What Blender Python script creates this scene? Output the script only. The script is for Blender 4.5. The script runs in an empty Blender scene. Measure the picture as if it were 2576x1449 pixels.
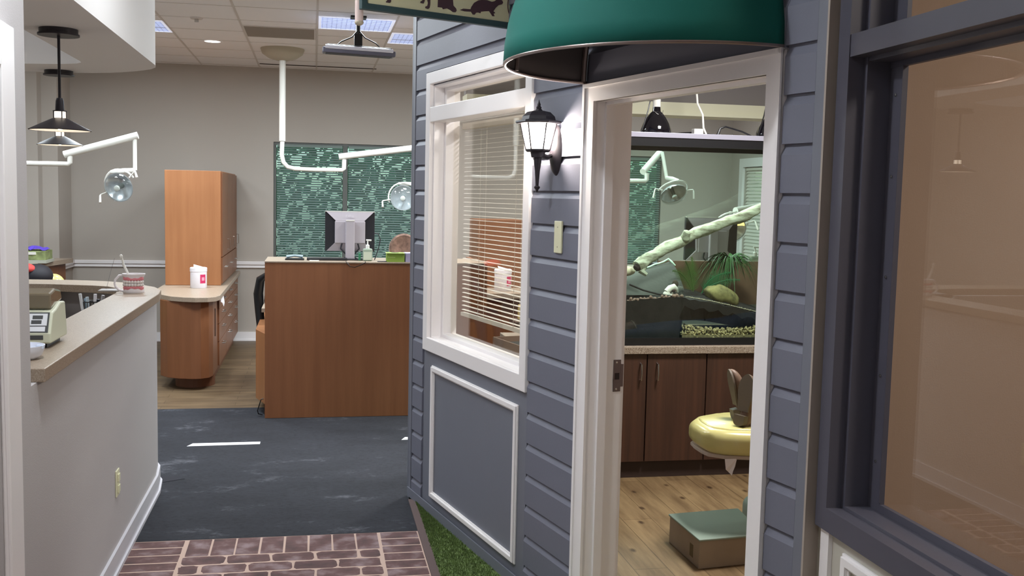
import bpy, math, random
from mathutils import Vector, Matrix
random.seed(7)
sc = bpy.context.scene
COL = sc.collection
# ------------------------------------------------------------------ camera
CAMH = 1.68
yaw, pitch, roll = 0.19264788, 0.08936963, 0.02236374
F = Vector((math.sin(yaw)*math.cos(pitch), math.cos(yaw)*math.cos(pitch), -math.sin(pitch)))
R0 = Vector((math.cos(yaw), -math.sin(yaw), 0)); U0 = R0.cross(F)
R1 = R0*math.cos(roll) + U0*math.sin(roll); U1 = U0*math.cos(roll) - R0*math.sin(roll)
cd = bpy.data.cameras.new('camera'); cam = bpy.data.objects.new('camera', cd); COL.objects.link(cam)
M = Matrix((R1, U1, -F)).transposed().to_4x4(); M.translation = (0, 0, CAMH); cam.matrix_world = M
cd.sensor_width = 36; cd.lens = 2570.8/2576*36; cd.clip_start = 0.02
sc.camera = cam
# ------------------------------------------------------------------ world, lights, exposure
w = bpy.data.worlds.new('world'); sc.world = w; w.use_nodes = True
bg = w.node_tree.nodes['Background']; sky = w.node_tree.nodes.new('ShaderNodeTexSky')
sky.sky_type = 'NISHITA'; sky.sun_disc = False; sky.sun_elevation = 0.7; sky.sun_rotation = 2.5
w.node_tree.links.new(sky.outputs[0], bg.inputs[0]); bg.inputs[1].default_value = 0.24
sc.view_settings.view_transform = 'Standard'; sc.view_settings.look = 'None'
sc.view_settings.gamma = 1; sc.view_settings.use_curve_mapping = False
sc.view_settings.exposure = 0.5
def area(name, loc, size, power, color=(1, .96, .9), spread=150, rot=(0, 0, 0), sy=None):
    l = bpy.data.lights.new(name, 'AREA'); l.energy = power; l.color = color; l.size = size
    if sy: l.shape = 'RECTANGLE'; l.size_y = sy
    else: l.shape = 'DISK'
    l.spread = math.radians(spread)
    o = bpy.data.objects.new(name, l); o.location = loc; o.rotation_euler = rot; COL.objects.link(o); return o
def point(name, loc, power, color, r=.03):
    l = bpy.data.lights.new(name, 'POINT'); l.energy = power; l.color = color; l.shadow_soft_size = r
    o = bpy.data.objects.new(name, l); o.location = loc; COL.objects.link(o); return o
CEIL = 3.03
TROFFERS = [(.325, 8.455), (.935, 9.09), (-1.5, 9.09), (-.9, 7.2), (-2.7, 8.0), (2.2, 7.9), (3.4, 9.6)]
for i, (x, y) in enumerate(TROFFERS):
    area('troffer_light', (x, y, CEIL-.03), .5, 34, (.85, .94, 1), 180, sy=.5)
# corridor ceiling lights; those nearest the camera are unseen fill added to brighten it
for x, y, p, s in [(.1, .4, 3, 165), (-.5, 2.75, 21, 170), (-.3, 4.25, 7.5, 170), (-.2, 6.6, 7, 170), (-.3, -1.2, 12, 165)]:
    area('corridor_light', (x, y, CEIL-.03), .16, p, (.9, .95, 1), s)
area('wall_washer', (.62, 4.75, CEIL-.03), .1, .5, (1, .98, .97), 60)
area('reception_fill', (-2.2, 4.9, CEIL-.03), .3, 7, (.92, .96, 1), 170)  # unseen light without a fixture, added to brighten the reception bay
area('room_light', (2.3, 4.6, CEIL-.03), .5, 60, (.98, .97, .96), 170, sy=.5)
area('room_light', (1.7, 7.3, CEIL-.03), .5, 30, (1, .95, .9), 150, sy=.5)
area('brown_room_light', (2.6, 1.0, CEIL-.03), .6, 36, (1, .94, .88), 170, sy=.6)

# ------------------------------------------------------------------ materials
def srgb(r, g, b):
    f = lambda c: (c/255/12.92) if c/255 <= .04045 else ((c/255+.055)/1.055)**2.4
    return (f(r), f(g), f(b), 1)
MATS = {}
def mat(name, rgb, rough=.6, metal=0, emit=None, estr=0, trans=0, ior=1.45, alpha=1, coat=0, bump=0, bscale=60, var=0, vscale=8, spec=.5):
    if name in MATS: return MATS[name]
    m = bpy.data.materials.new(name); m.use_nodes = True; nt = m.node_tree; b = nt.nodes['Principled BSDF']
    c = srgb(*rgb); b.inputs['Base Color'].default_value = c; b.inputs['Roughness'].default_value = rough
    b.inputs['Metallic'].default_value = metal; b.inputs['IOR'].default_value = ior
    b.inputs['Specular IOR Level'].default_value = spec
    b.inputs['Transmission Weight'].default_value = trans; b.inputs['Alpha'].default_value = alpha; b.inputs['Coat Weight'].default_value = coat
    if emit: b.inputs['Emission Color'].default_value = srgb(*emit); b.inputs['Emission Strength'].default_value = estr
    if bump or var:
        tc = nt.nodes.new('ShaderNodeTexCoord')
        n = nt.nodes.new('ShaderNodeTexNoise'); n.inputs['Scale'].default_value = bscale; n.inputs['Detail'].default_value = 4
        nt.links.new(tc.outputs['Object'], n.inputs['Vector'])
        if bump:
            bp = nt.nodes.new('ShaderNodeBump'); bp.inputs['Strength'].default_value = bump; bp.inputs['Distance'].default_value = .004
            nt.links.new(n.outputs['Fac'], bp.inputs['Height']); nt.links.new(bp.outputs[0], b.inputs['Normal'])
        if var:
            n2 = nt.nodes.new('ShaderNodeTexNoise'); n2.inputs['Scale'].default_value = vscale; n2.inputs['Detail'].default_value = 5
            nt.links.new(tc.outputs['Object'], n2.inputs['Vector'])
            rp = nt.nodes.new('ShaderNodeValToRGB'); rp.color_ramp.elements[0].position = .3; rp.color_ramp.elements[1].position = .7
            rp.color_ramp.elements[0].color = [x*(1-var) for x in c[:3]]+[1]; rp.color_ramp.elements[1].color = [min(1, x*(1+var)) for x in c[:3]]+[1]
            nt.links.new(n2.outputs['Fac'], rp.inputs[0]); nt.links.new(rp.outputs[0], b.inputs['Base Color'])
    MATS[name] = m; return m
def speck(name, rgb, specks, scale=220, rough=.5, bump=.1):
    """laminate or carpet: a base colour broken by small flecks"""
    m = mat(name, rgb, rough); nt = m.node_tree; b = nt.nodes['Principled BSDF']
    tc = nt.nodes.new('ShaderNodeTexCoord'); n = nt.nodes.new('ShaderNodeTexNoise'); n.inputs['Scale'].default_value = scale; n.inputs['Detail'].default_value = 3
    nt.links.new(tc.outputs['Object'], n.inputs['Vector'])
    rp = nt.nodes.new('ShaderNodeValToRGB'); els = rp.color_ramp.elements
    els[0].position = .34; els[0].color = srgb(*specks[0]); els[1].position = .66; els[1].color = srgb(*specks[1])
    e = els.new(.45); e.color = srgb(*rgb); e = els.new(.56); e.color = srgb(*rgb)
    nt.links.new(n.outputs['Fac'], rp.inputs[0]); nt.links.new(rp.outputs[0], b.inputs['Base Color'])
    bp = nt.nodes.new('ShaderNodeBump'); bp.inputs['Strength'].default_value = bump; bp.inputs['Distance'].default_value = .004
    nt.links.new(n.outputs['Fac'], bp.inputs['Height']); nt.links.new(bp.outputs[0], b.inputs['Normal'])
    return m
def wood(name, c1, c2, grain=(1, 1, .06), scale=14, rough=.4, planks=None, knots=False, coat=0):
    m = mat(name, c1, rough, coat=coat); nt = m.node_tree; b = nt.nodes['Principled BSDF']; L = nt.links.new
    tc = nt.nodes.new('ShaderNodeTexCoord'); mp = nt.nodes.new('ShaderNodeMapping'); mp.inputs['Scale'].default_value = grain
    L(tc.outputs['Object'], mp.inputs[0])
    n = nt.nodes.new('ShaderNodeTexNoise'); n.inputs['Scale'].default_value = scale; n.inputs['Detail'].default_value = 8; n.inputs['Roughness'].default_value = .62
    L(mp.outputs[0], n.inputs['Vector'])
    rp = nt.nodes.new('ShaderNodeValToRGB'); rp.color_ramp.elements[0].position = .32; rp.color_ramp.elements[1].position = .68
    rp.color_ramp.elements[0].color = srgb(*c2); rp.color_ramp.elements[1].color = srgb(*c1)
    L(n.outputs['Fac'], rp.inputs[0]); out = rp.outputs[0]
    def mult(a, fac_socket, color):
        mx = nt.nodes.new('ShaderNodeMix'); mx.data_type = 'RGBA'; mx.blend_type = 'MULTIPLY'
        L(fac_socket, mx.inputs[0]); L(a, mx.inputs[6]); mx.inputs[7].default_value = color; return mx.outputs[2]
    if planks:
        rot, pw, pl = planks
        mq = nt.nodes.new('ShaderNodeMapping'); mq.inputs['Rotation'].default_value = (0, 0, rot); L(tc.outputs['Object'], mq.inputs[0])
        br = nt.nodes.new('ShaderNodeTexBrick'); br.inputs['Scale'].default_value = 1; br.inputs['Brick Width'].default_value = pl; br.inputs['Row Height'].default_value = pw
        br.inputs['Mortar Size'].default_value = .0022; br.inputs['Color1'].default_value = (1, 1, 1, 1); br.inputs['Color2'].default_value = (.72, .7, .68, 1); br.inputs['Mortar'].default_value = (.3, .25, .2, 1)
        L(mq.outputs[0], br.inputs['Vector'])
        mx = nt.nodes.new('ShaderNodeMix'); mx.data_type = 'RGBA'; mx.blend_type = 'MULTIPLY'; mx.inputs[0].default_value = .8
        L(out, mx.inputs[6]); L(br.outputs[0], mx.inputs[7]); out = mx.outputs[2]
    if knots:
        mk = nt.nodes.new('ShaderNodeMapping'); mk.inputs['Scale'].default_value = (1, .55, 1); L(tc.outputs['Object'], mk.inputs[0])
        v = nt.nodes.new('ShaderNodeTexVoronoi'); v.inputs['Scale'].default_value = 6.5; L(mk.outputs[0], v.inputs['Vector'])
        r2 = nt.nodes.new('ShaderNodeValToRGB'); r2.color_ramp.elements[0].position = .05; r2.color_ramp.elements[0].color = (.85, .85, .85, 1)
        r2.color_ramp.elements[1].position = .13; r2.color_ramp.elements[1].color = (0, 0, 0, 1)
        L(v.outputs['Distance'], r2.inputs[0]); out = mult(out, r2.outputs[0], (.16, .09, .05, 1))
    L(out, b.inputs['Base Color'])
    return m
def glassmat(name, tint=(240, 248, 245), refl=1.0, ior=1.5):
    """thin clear pane: passes light straight, reflects by angle"""
    if name in MATS: return MATS[name]
    m = bpy.data.materials.new(name); m.use_nodes = True; nt = m.node_tree; nt.nodes.clear()
    o = nt.nodes.new('ShaderNodeOutputMaterial'); t = nt.nodes.new('ShaderNodeBsdfTransparent'); t.inputs[0].default_value = srgb(*tint)
    g = nt.nodes.new('ShaderNodeBsdfGlossy'); g.inputs['Roughness'].default_value = .0; g.inputs[0].default_value = (refl, refl, refl, 1)
    f = nt.nodes.new('ShaderNodeLayerWeight'); mx = nt.nodes.new('ShaderNodeMixShader')
    pw = nt.nodes.new('ShaderNodeMath'); pw.operation = 'POWER'; pw.inputs[1].default_value = 5; nt.links.new(f.outputs['Facing'], pw.inputs[0])
    f0 = ((ior-1)/(ior+1))**2; ma = nt.nodes.new('ShaderNodeMath'); ma.operation = 'MULTIPLY_ADD'; ma.inputs[1].default_value = 1-f0; ma.inputs[2].default_value = f0
    nt.links.new(pw.outputs[0], ma.inputs[0]); nt.links.new(ma.outputs[0], mx.inputs[0]); nt.links.new(t.outputs[0], mx.inputs[1]); nt.links.new(g.outputs[0], mx.inputs[2]); nt.links.new(mx.outputs[0], o.inputs[0])
    MATS[name] = m; return m
def emitmat(name, rgb, s): return mat(name, rgb, .6, emit=rgb, estr=s)

m_grey = mat('painted_wall_grey', (184, 180, 180), .85, bump=.15, bscale=260)
m_back = mat('painted_wall_taupe', (182, 174, 165), .85, bump=.12, bscale=260)
m_white = mat('white_trim_paint', (242, 238, 238), .38)
m_soffit = mat('white_soffit_paint', (234, 232, 230), .7)
m_ceil = mat('ceiling_tile_white', (236, 233, 232), .9, bump=.2, bscale=420)
m_grid = mat('ceiling_grid_metal', (205, 198, 192), .6)
m_gap = mat('dark_gap', (52, 40, 38), .9)
m_side = mat('slate_blue_siding_paint', (112, 114, 128), .5, bump=.08, bscale=120)
m_panelblue = mat('slate_blue_panel_paint', (117, 120, 131), .45, bump=.06, bscale=120)
m_frame = mat('charcoal_blue_frame_paint', (80, 79, 90), .42)
m_beige = mat('warm_grey_wall_paint', (190, 186, 174), .45)
m_cherry = wood('cherry_laminate', (160, 108, 70), (148, 97, 61), (1, 1, .05), 16, .42)
m_cherry_desk = wood('red_cherry_laminate', (132, 86, 57), (120, 76, 49), (1, 1, .05), 18, .42)
m_walnut = wood('dark_walnut_laminate', (82, 54, 41), (62, 42, 33), (1, 1, .05), 26, .45)
m_kick = mat('dark_toe_kick', (60, 45, 40), .6)
m_lam = speck('beige_speckled_laminate', (156, 140, 123), ((128, 110, 92), (176, 162, 146)), 260, .35, .02)
m_lam_e = speck('beige_speckled_laminate_edge', (152, 136, 118), ((104, 86, 72), (178, 166, 150)), 190, .5, .02)
m_vinyl = wood('vinyl_oak_floor', (124, 103, 76), (88, 71, 52), (.22, 1.8, 1), 9, .5, (0, .12, 1.1))
m_pine = wood('knotty_pine_floor', (150, 124, 88), (108, 84, 56), (2.2, .22, 1), 9, .5, (math.pi/2, .16, 1.4), True)
m_chrome = mat('brushed_chrome', (200, 198, 195), .25, 1)
m_brass = mat('dull_strike_metal', (120, 108, 108), .45, .8)
m_black = mat('black_plastic', (22, 22, 24), .4)
m_arm = mat('white_enamel', (226, 224, 216), .3)
m_armc = mat('cream_plastic_cover', (178, 168, 148), .6)
m_iron = mat('black_iron', (40, 36, 42), .45)
m_cream = mat('ivory_plastic', (226, 224, 190), .4)
m_glass = glassmat('clear_window_glass')
m_glass_d = glassmat('corridor_window_glass', (250, 248, 244), 1.0, 1.52)
m_blind = mat('white_blind_slat', (222, 218, 208), .5)
m_blindt = mat('grey_green_blind_slat', (145, 160, 156), .35)
def translucent(m, amt, rgb):
    nt = m.node_tree; b = nt.nodes['Principled BSDF']; o = [n for n in nt.nodes if n.type == 'OUTPUT_MATERIAL'][0]
    t = nt.nodes.new('ShaderNodeBsdfTranslucent'); t.inputs[0].default_value = srgb(*rgb); mx = nt.nodes.new('ShaderNodeMixShader'); mx.inputs[0].default_value = amt
    nt.links.new(b.outputs[0], mx.inputs[1]); nt.links.new(t.outputs[0], mx.inputs[2]); nt.links.new(mx.outputs[0], o.inputs[0])
translucent(m_blindt, .4, (205, 228, 216))

def asphalt():
    m = mat('asphalt_carpet', (96, 99, 108), .95); nt = m.node_tree; b = nt.nodes['Principled BSDF']; L = nt.links.new
    tc = nt.nodes.new('ShaderNodeTexCoord')
    mp = nt.nodes.new('ShaderNodeMapping'); mp.inputs['Scale'].default_value = (1, 1.7, 1); L(tc.outputs['Object'], mp.inputs[0])
    a = nt.nodes.new('ShaderNodeTexNoise'); a.inputs['Scale'].default_value = 2.2; a.inputs['Detail'].default_value = 12; a.inputs['Roughness'].default_value = .72; L(mp.outputs[0], a.inputs['Vector'])
    r = nt.nodes.new('ShaderNodeValToRGB'); e = r.color_ramp.elements; e[0].position = .3; e[0].color = srgb(32, 34, 40); e[1].position = .71; e[1].color = srgb(100, 101, 108)
    x = e.new(.58); x.color = srgb(43, 45, 52); L(a.outputs['Fac'], r.inputs[0])
    n = nt.nodes.new('ShaderNodeTexNoise'); n.inputs['Scale'].default_value = 30; n.inputs['Detail'].default_value = 9; n.inputs['Roughness'].default_value = .85; L(mp.outputs[0], n.inputs['Vector'])
    r2 = nt.nodes.new('ShaderNodeValToRGB'); e = r2.color_ramp.elements; e[0].position = .36; e[0].color = (.2, .2, .23, 1); e[1].position = .5; e[1].color = (1, 1, 1, 1); L(n.outputs['Fac'], r2.inputs[0])
    mx = nt.nodes.new('ShaderNodeMix'); mx.data_type = 'RGBA'; mx.blend_type = 'MULTIPLY'; mx.inputs[0].default_value = .85
    L(r.outputs[0], mx.inputs[6]); L(r2.outputs[0], mx.inputs[7]); L(mx.outputs[2], b.inputs['Base Color'])
    bp = nt.nodes.new('ShaderNodeBump'); bp.inputs['Strength'].default_value = .35; bp.inputs['Distance'].default_value = .006; L(n.outputs['Fac'], bp.inputs['Height']); L(bp.outputs[0], b.inputs['Normal'])
    return m
m_asph = asphalt()
m_brick = mat('brick_carpet_brown', (112, 90, 90), .95, bump=.4, bscale=90, var=.45, vscale=9)
_r = [n for n in m_brick.node_tree.nodes if n.type == 'VALTORGB'][0]; _r.color_ramp.elements[0].color = srgb(82, 66, 66); _r.color_ramp.elements[1].color = srgb(146, 128, 130)
_e = _r.color_ramp.elements.new(.5); _e.color = srgb(106, 80, 78)
m_mortar = mat('brick_carpet_mortar', (196, 170, 156), .95, bump=.2, bscale=200)

# ------------------------------------------------------------------ mesh builder
class MB:
    def __init__(s, M=None): s.v = []; s.f = []; s.M = M
    def add(s, vs, fs):
        o = len(s.v)
        s.v += [(s.M @ Vector(p) if s.M else Vector(p)) for p in vs]; s.f += [tuple(o+i for i in f) for f in fs]; return s
    def box(s, x0, x1, y0, y1, z0, z1):
        return s.add([(x0, y0, z0), (x1, y0, z0), (x1, y1, z0), (x0, y1, z0), (x0, y0, z1), (x1, y0, z1), (x1, y1, z1), (x0, y1, z1)],
                     [(0, 3, 2, 1), (4, 5, 6, 7), (0, 1, 5, 4), (1, 2, 6, 5), (2, 3, 7, 6), (3, 0, 4, 7)])
    def prism(s, poly, z0, z1):
        n = len(poly)
        ar = sum(poly[i][0]*poly[(i+1) % n][1]-poly[(i+1) % n][0]*poly[i][1] for i in range(n))
        if ar < 0: poly = poly[::-1]
        return s.add([(x, y, z0) for x, y in poly]+[(x, y, z1) for x, y in poly],
                     [tuple(range(n-1, -1, -1)), tuple(range(n, 2*n))]+[(i, (i+1) % n, n+(i+1) % n, n+i) for i in range(n)])
    def frame(s, x0, x1, z0, z1, w, y0, y1, wb=None, wt=None):
        """rectangular frame in the xz plane (outer x0..z1, member width w)"""
        wb = w if wb is None else wb; wt = w if wt is None else wt
        o = [(x0, z0), (x1, z0), (x1, z1), (x0, z1)]; i = [(x0+w, z0+wb), (x1-w, z0+wb), (x1-w, z1-wt), (x0+w, z1-wt)]
        vs = [(x, y0, z) for x, z in o+i]+[(x, y1, z) for x, z in o+i]; fs = []
        for k in range(4):
            j = (k+1) % 4
            fs += [(k, j, 4+j, 4+k), (8+k, 12+k, 12+j, 8+j), (k, 8+k, 8+j, j), (4+k, 4+j, 12+j, 12+k)]
        return s.add(vs, fs)
    def lathe(s, c, prof, n=24, a0=0, a1=2*math.pi, T=None, cap=True):
        full = abs(a1-a0-2*math.pi) < 1e-6; m = n if full else n+1; vs = []
        for r, z in prof:
            for k in range(m):
                a = a0+(a1-a0)*k/n; p = Vector((r*math.cos(a), r*math.sin(a), z))
                vs.append((T @ p if T else p)+Vector(c))
        fs = []
        for i in range(len(prof)-1):
            for k in range(n):
                k2 = (k+1) % m; fs.append((i*m+k, i*m+k2, (i+1)*m+k2, (i+1)*m+k))
        if full and cap:
            if prof[0][0] > 1e-5: fs.append(tuple(range(m-1, -1, -1)))
            if prof[-1][0] > 1e-5: fs.append(tuple((len(prof)-1)*m+k for k in range(m)))
        return s.add(vs, fs)
    def tube(s, pts, r, n=10, cap=True):
        pts = [Vector(p) for p in pts]; rs = r if isinstance(r, (list, tuple)) else [r]*len(pts)
        vs = []; up = None
        for i, p in enumerate(pts):
            d = (pts[min(i+1, len(pts)-1)]-pts[max(i-1, 0)]).normalized()
            if up is None:
                up = Vector((0, 0, 1)) if abs(d.z) < .9 else Vector((1, 0, 0))
            a = d.cross(up).normalized(); up = a.cross(d).normalized()
            for k in range(n):
                t = 2*math.pi*k/n; vs.append(p+(a*math.cos(t)+up*math.sin(t))*rs[i])
        fs = [(i*n+k, i*n+(k+1) % n, (i+1)*n+(k+1) % n, (i+1)*n+k) for i in range(len(pts)-1) for k in range(n)]
        if cap: fs += [tuple(range(n-1, -1, -1)), tuple((len(pts)-1)*n+k for k in range(n))]
        return s.add(vs, fs)
    def sph(s, c, r, n=16, m=10, T=None):
        r = r if isinstance(r, (tuple, list)) else (r, r, r)
        vs = []; fs = []
        for i in range(m+1):
            for k in range(n):
                a = math.pi*i/m; b = 2*math.pi*k/n
                p = Vector((r[0]*math.sin(a)*math.cos(b), r[1]*math.sin(a)*math.sin(b), r[2]*math.cos(a)))
                vs.append((T @ p if T else p)+Vector(c))
        for i in range(m):
            for k in range(n): fs.append((i*n+k, (i+1)*n+k, (i+1)*n+(k+1) % n, i*n+(k+1) % n))
        return s.add(vs, fs)
    def build(s, name, m, parent=None, smooth=False, bev=0, kind=None, label=None, cat=None, group=None, recalc=True):
        lo = [min(p[i] for p in s.v) for i in range(3)]; hi = [max(p[i] for p in s.v) for i in range(3)]
        o = Vector(((lo[0]+hi[0])/2, (lo[1]+hi[1])/2, lo[2]))
        me = bpy.data.meshes.new(name); me.from_pydata([p-o for p in s.v], [], s.f); me.update()
        import bmesh
        b = bmesh.new(); b.from_mesh(me); bmesh.ops.remove_doubles(b, verts=b.verts, dist=1e-6)
        if recalc: bmesh.ops.recalc_face_normals(b, faces=b.faces)
        b.to_mesh(me); b.free()
        for mm in (m if isinstance(m, (list, tuple)) else [m]): me.materials.append(mm)
        ob = bpy.data.objects.new(name, me); COL.objects.link(ob)
        if smooth:
            for p in me.polygons: p.use_smooth = True
            me.set_sharp_from_angle(angle=math.radians(42))
        if bev:
            bm_ = ob.modifiers.new('bevel', 'BEVEL'); bm_.width = bev; bm_.segments = 2; bm_.limit_method = 'ANGLE'; bm_.angle_limit = math.radians(50)
        place(ob, o, parent)
        if kind: ob['kind'] = kind
        if label: ob['label'] = label
        if cat: ob['category'] = cat
        if group: ob['group'] = group
        return ob
WLOC = {}
def place(ob, o, parent):
    WLOC[ob.name] = Vector(o)
    if parent: ob.parent = parent; ob.location = Vector(o)-WLOC[parent.name]
    else: ob.location = o
def thing(name, label, cat, loc=(0, 0, 0), group=None):
    o = bpy.data.objects.new(name, None); o.empty_display_size = .05; COL.objects.link(o); o['label'] = label; o['category'] = cat
    if group: o['group'] = group
    place(o, Vector(loc), None); return o
def arc(cx, cy, r, a0, a1, n=8): return [(cx+r*math.cos(math.radians(a0+(a1-a0)*i/n)), cy+r*math.sin(math.radians(a0+(a1-a0)*i/n))) for i in range(n+1)]
def text_part(txt, size, Mx, m, parent, name='lettering', depth=.0006):
    cu = bpy.data.curves.new(name, 'FONT'); cu.body = txt; cu.size = size; cu.extrude = depth; cu.align_x = 'CENTER'; cu.align_y = 'CENTER'
    tmp = bpy.data.objects.new('tmp', cu); COL.objects.link(tmp); bpy.context.view_layer.update()
    me = bpy.data.meshes.new_from_object(tmp.evaluated_get(bpy.context.evaluated_depsgraph_get()))
    bpy.data.objects.remove(tmp)
    b = MB(Mx); b.add([v.co for v in me.vertices], [tuple(p.vertices) for p in me.polygons]); bpy.data.meshes.remove(me)
    return b.build(name, m, parent, recalc=False)
def aim(loc, d, up=(0, 0, 1)):
    """matrix: local z along d"""
    z = Vector(d).normalized(); x = Vector(up).cross(z)
    if x.length < 1e-4: x = Vector((1, 0, 0))
    x.normalize(); y = z.cross(x); m = Matrix((x, y, z)).transposed().to_4x4(); m.translation = loc; return m

# ------------------------------------------------------------------ the room shell
MB().box(-4.2, 5.2, 8.06, 11.85, -.06, 0).build('floor', m_vinyl, kind='structure', label='oak plank vinyl floor of the far treatment room')
SX0, SX1 = -.83, .54
MB().box(-4.2, 1.2, 4.985, 8.06, -.06, .001).build('floor', m_asph, kind='structure', label='dark asphalt patterned carpet with white road dashes')
MB().box(-4.2, .56, -2.2, 4.985, -.06, 0).build('floor', m_mortar, kind='structure', label='mortar coloured ground of the brick patterned carpet')
MB().box(.56, 5.2, -2.2, 8.06, -.062, -.001).build('floor', m_pine, kind='structure', label='knotty pine plank floor of the room behind the doorway')
# white road dashes
for x0, x1, y in [(-.81, -.345, 6.9), (.597, 1.06, 6.94)]:
    MB().add([(x0, y-.045, .0025), (x1, y-.03, .0025), (x1, y+.035, .0025), (x0+.03, y+.03, .0025), (x0, y-.045, .001), (x1, y-.03, .001), (x1, y+.035, .001), (x0+.03, y+.03, .001)],
             [(0, 1, 2, 3), (4, 7, 6, 5), (0, 4, 5, 1), (1, 5, 6, 2), (2, 6, 7, 3), (3, 7, 4, 0)]).build(
        'floor_dash', mat('white_carpet_dash', (235, 235, 238), .9), label='white road dash in the dark carpet '+('left of the desk' if x0 < 0 else 'at the siding corner'), cat='floor marking')
# small black wedge patch beside the low wall
MB().prism([(-.92, 5.98), (-.86, 6.0), (-.73, 6.07), (-.87, 6.16), (-.95, 6.2)], .001, .003).build('carpet_patch', mat('black_patch', (38, 38, 46), .9), label='small black triangular patch in the carpet at the low wall corner', cat='floor marking')
# bricks of the brick patterned carpet: one pattern, one mesh
bk = MB()
def rr(x0, x1, y0, y1, r, j=.004):
    pts = []
    for cx, cy, a in ((x1-r, y1-r, 0), (x0+r, y1-r, 90), (x0+r, y0+r, 180), (x1-r, y0+r, 270)):
        for k in range(4):
            t = math.radians(a+30*k); pts.append((cx+r*math.cos(t)+random.uniform(-j, j), cy+r*math.sin(t)+random.uniform(-j, j)))
    bk.prism(pts, 0, .0008)
x = SX0+.25
while x < .30:
    rr(x+.005, min(x+.108, .315), 4.755, 4.98, .004, .0015); x += .1125
for y in [4.985-.1*i for i in range(1, 62)]:
    rr(.33, .512, y+.006, y+.092, .004, .0012)
    rr(SX0-.01, SX0+.232, y+.006, y+.092, .004, .0012)
row = 0; y = 4.75-.112
while y > -1.3:
    x = SX0+.245+(.1 if row % 2 else 0)
    if row % 2: rr(SX0+.248, SX0+.332, y+.006, y+.104, .02)
    while x < .30:
        x1 = min(x+.2, .318)
        if x1-x > .05: rr(x+.006, x1-.006, y+.006, y+.104, .02, .004)
        x += .2
    y -= .112; row += 1
bk.build('brick_pattern', m_brick, bpy.data.objects['floor.002'])
# dark border strip between brick carpet and artificial grass
MB().box(.518, .556, -1.0, 5.5, 0, .008).build('trim_1', mat('brown_carpet_strip', (98, 82, 80), .9), kind='structure', label='narrow brown strip between brick carpet and artificial grass')
# ceiling
MB().box(-4.2, 5.2, -2.2, 11.85, CEIL, CEIL+.06).build('ceiling', m_ceil, kind='structure')
g = MB()
for i in range(-7, 9):
    x = .02+.61*i; g.box(x-.008, x+.008, 6.4, 11.73, CEIL-.004, CEIL)
for i in range(0, 9):
    y = 11.595-.61*i; g.box(-4.2, 5.1, y-.004, y+.004, CEIL-.0025, CEIL)
g.build('trim_2', m_grid, kind='structure', label='ceiling grid bars between the tiles')
# outer walls
YB = 11.73
def wall_with_hole(name, m, u0, u1, z0, z1, holes, mk):
    b = MB(mk); hs = sorted(holes); x = u0
    for (a, c, p, q) in hs:
        b.box(x, a, 0, .12, z0, z1); b.box(a, c, 0, .12, z0, p); b.box(a, c, 0, .12, q, z1); x = c
    b.box(x, u1, 0, .12, z0, z1); return b.build(name, m, kind='structure')
I4 = Matrix.Translation((0, YB, 0))
wall_with_hole('wall_back', m_back, -4.2, 5.1, 0, CEIL, [(-.443, 1.2, .906, 2.225), (3.2, 4.08, .906, 2.19)], I4)
MY = Matrix(((0, -1, 0, 4.96), (1, 0, 0, 0), (0, 0, 1, 0), (0, 0, 0, 1)))   # u along +y, depth toward -x
MYr = Matrix(((0, 1, 0, 4.96), (1, 0, 0, 0), (0, 0, 1, 0), (0, 0, 0, 1)))
wall_with_hole('wall_right', m_back, 2.75, 11.85, 0, CEIL, [(9.3, 11.3, .8, 2.1)], MYr)
MB().box(-4.3, -4.2, 3.3, 11.85, 0, CEIL).build('wall_left', m_back, kind='structure')
MB().box(-4.3, -.97, 3.2, 3.32, 0, CEIL).build('wall_left', m_grey, kind='structure', label='short return wall beside the counter')
MB().box(-.97, -.85, -2.2, 2.2, 0, CEIL).box(-.97, -.85, 2.2, 3.01, 2.03, CEIL).box(-.97, -.85, 3.01, 3.32, 0, CEIL).build('wall_left', m_grey, kind='structure', label='corridor wall at the left edge')
MB().box(-1.0, 1.4, -2.3, -2.2, 0, CEIL).build('wall_front', m_grey, kind='structure')
# pilaster in the far left corner with its rail
MB().box(-3.4, -2.56, 11.16, YB, 0, CEIL).box(-3.4, -2.71, 11.0, 11.16, 0, CEIL).build('wall_pilaster', m_back, kind='structure', label='boxed out wall corner at far left')
def rail(b, x0, x1, y, z=.893):
    b.box(x0, x1, y-.014, y, z-.075, z); b.box(x0, x1, y-.032, y-.014, z-.034, z-.004); b.box(x0, x1, y-.024, y-.014, z-.07, z-.058)
b = MB(); rail(b, -2.56, -.443, YB); rail(b, -2.73, -2.53, 11.16)
for z0, z1, d in ((.818, .893, .014), (.859, .889, .032), (.823, .835, .024)): b.box(-2.56, -2.56+d, 11.16-d, YB, z0, z1)
b.build('trim_3', m_white, kind='structure', label='white chair rail along the far wall')
MB().box(-2.56, 5.0, YB-.015, YB, 0, .1).box(-2.56, 5.0, YB-.022, YB, 0, .018).build('baseboard_back', m_white, kind='structure')
# casing at the left edge: a white cased doorway and closed door
MB().box(-.85, -.828, 3.01, 3.134, 0, 2.12).box(-.85, -.828, 2.1, 3.01, 2.0, 2.12).box(-.85, -.828, 2.08, 2.2, 0, 2.12).build('trim_4', m_white, kind='structure', label='white door casing at the left edge', bev=.004)
MB().box(-.95, -.9, 2.2, 3.01, 0, 2.0).build('door_1', m_white, kind='structure')

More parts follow.
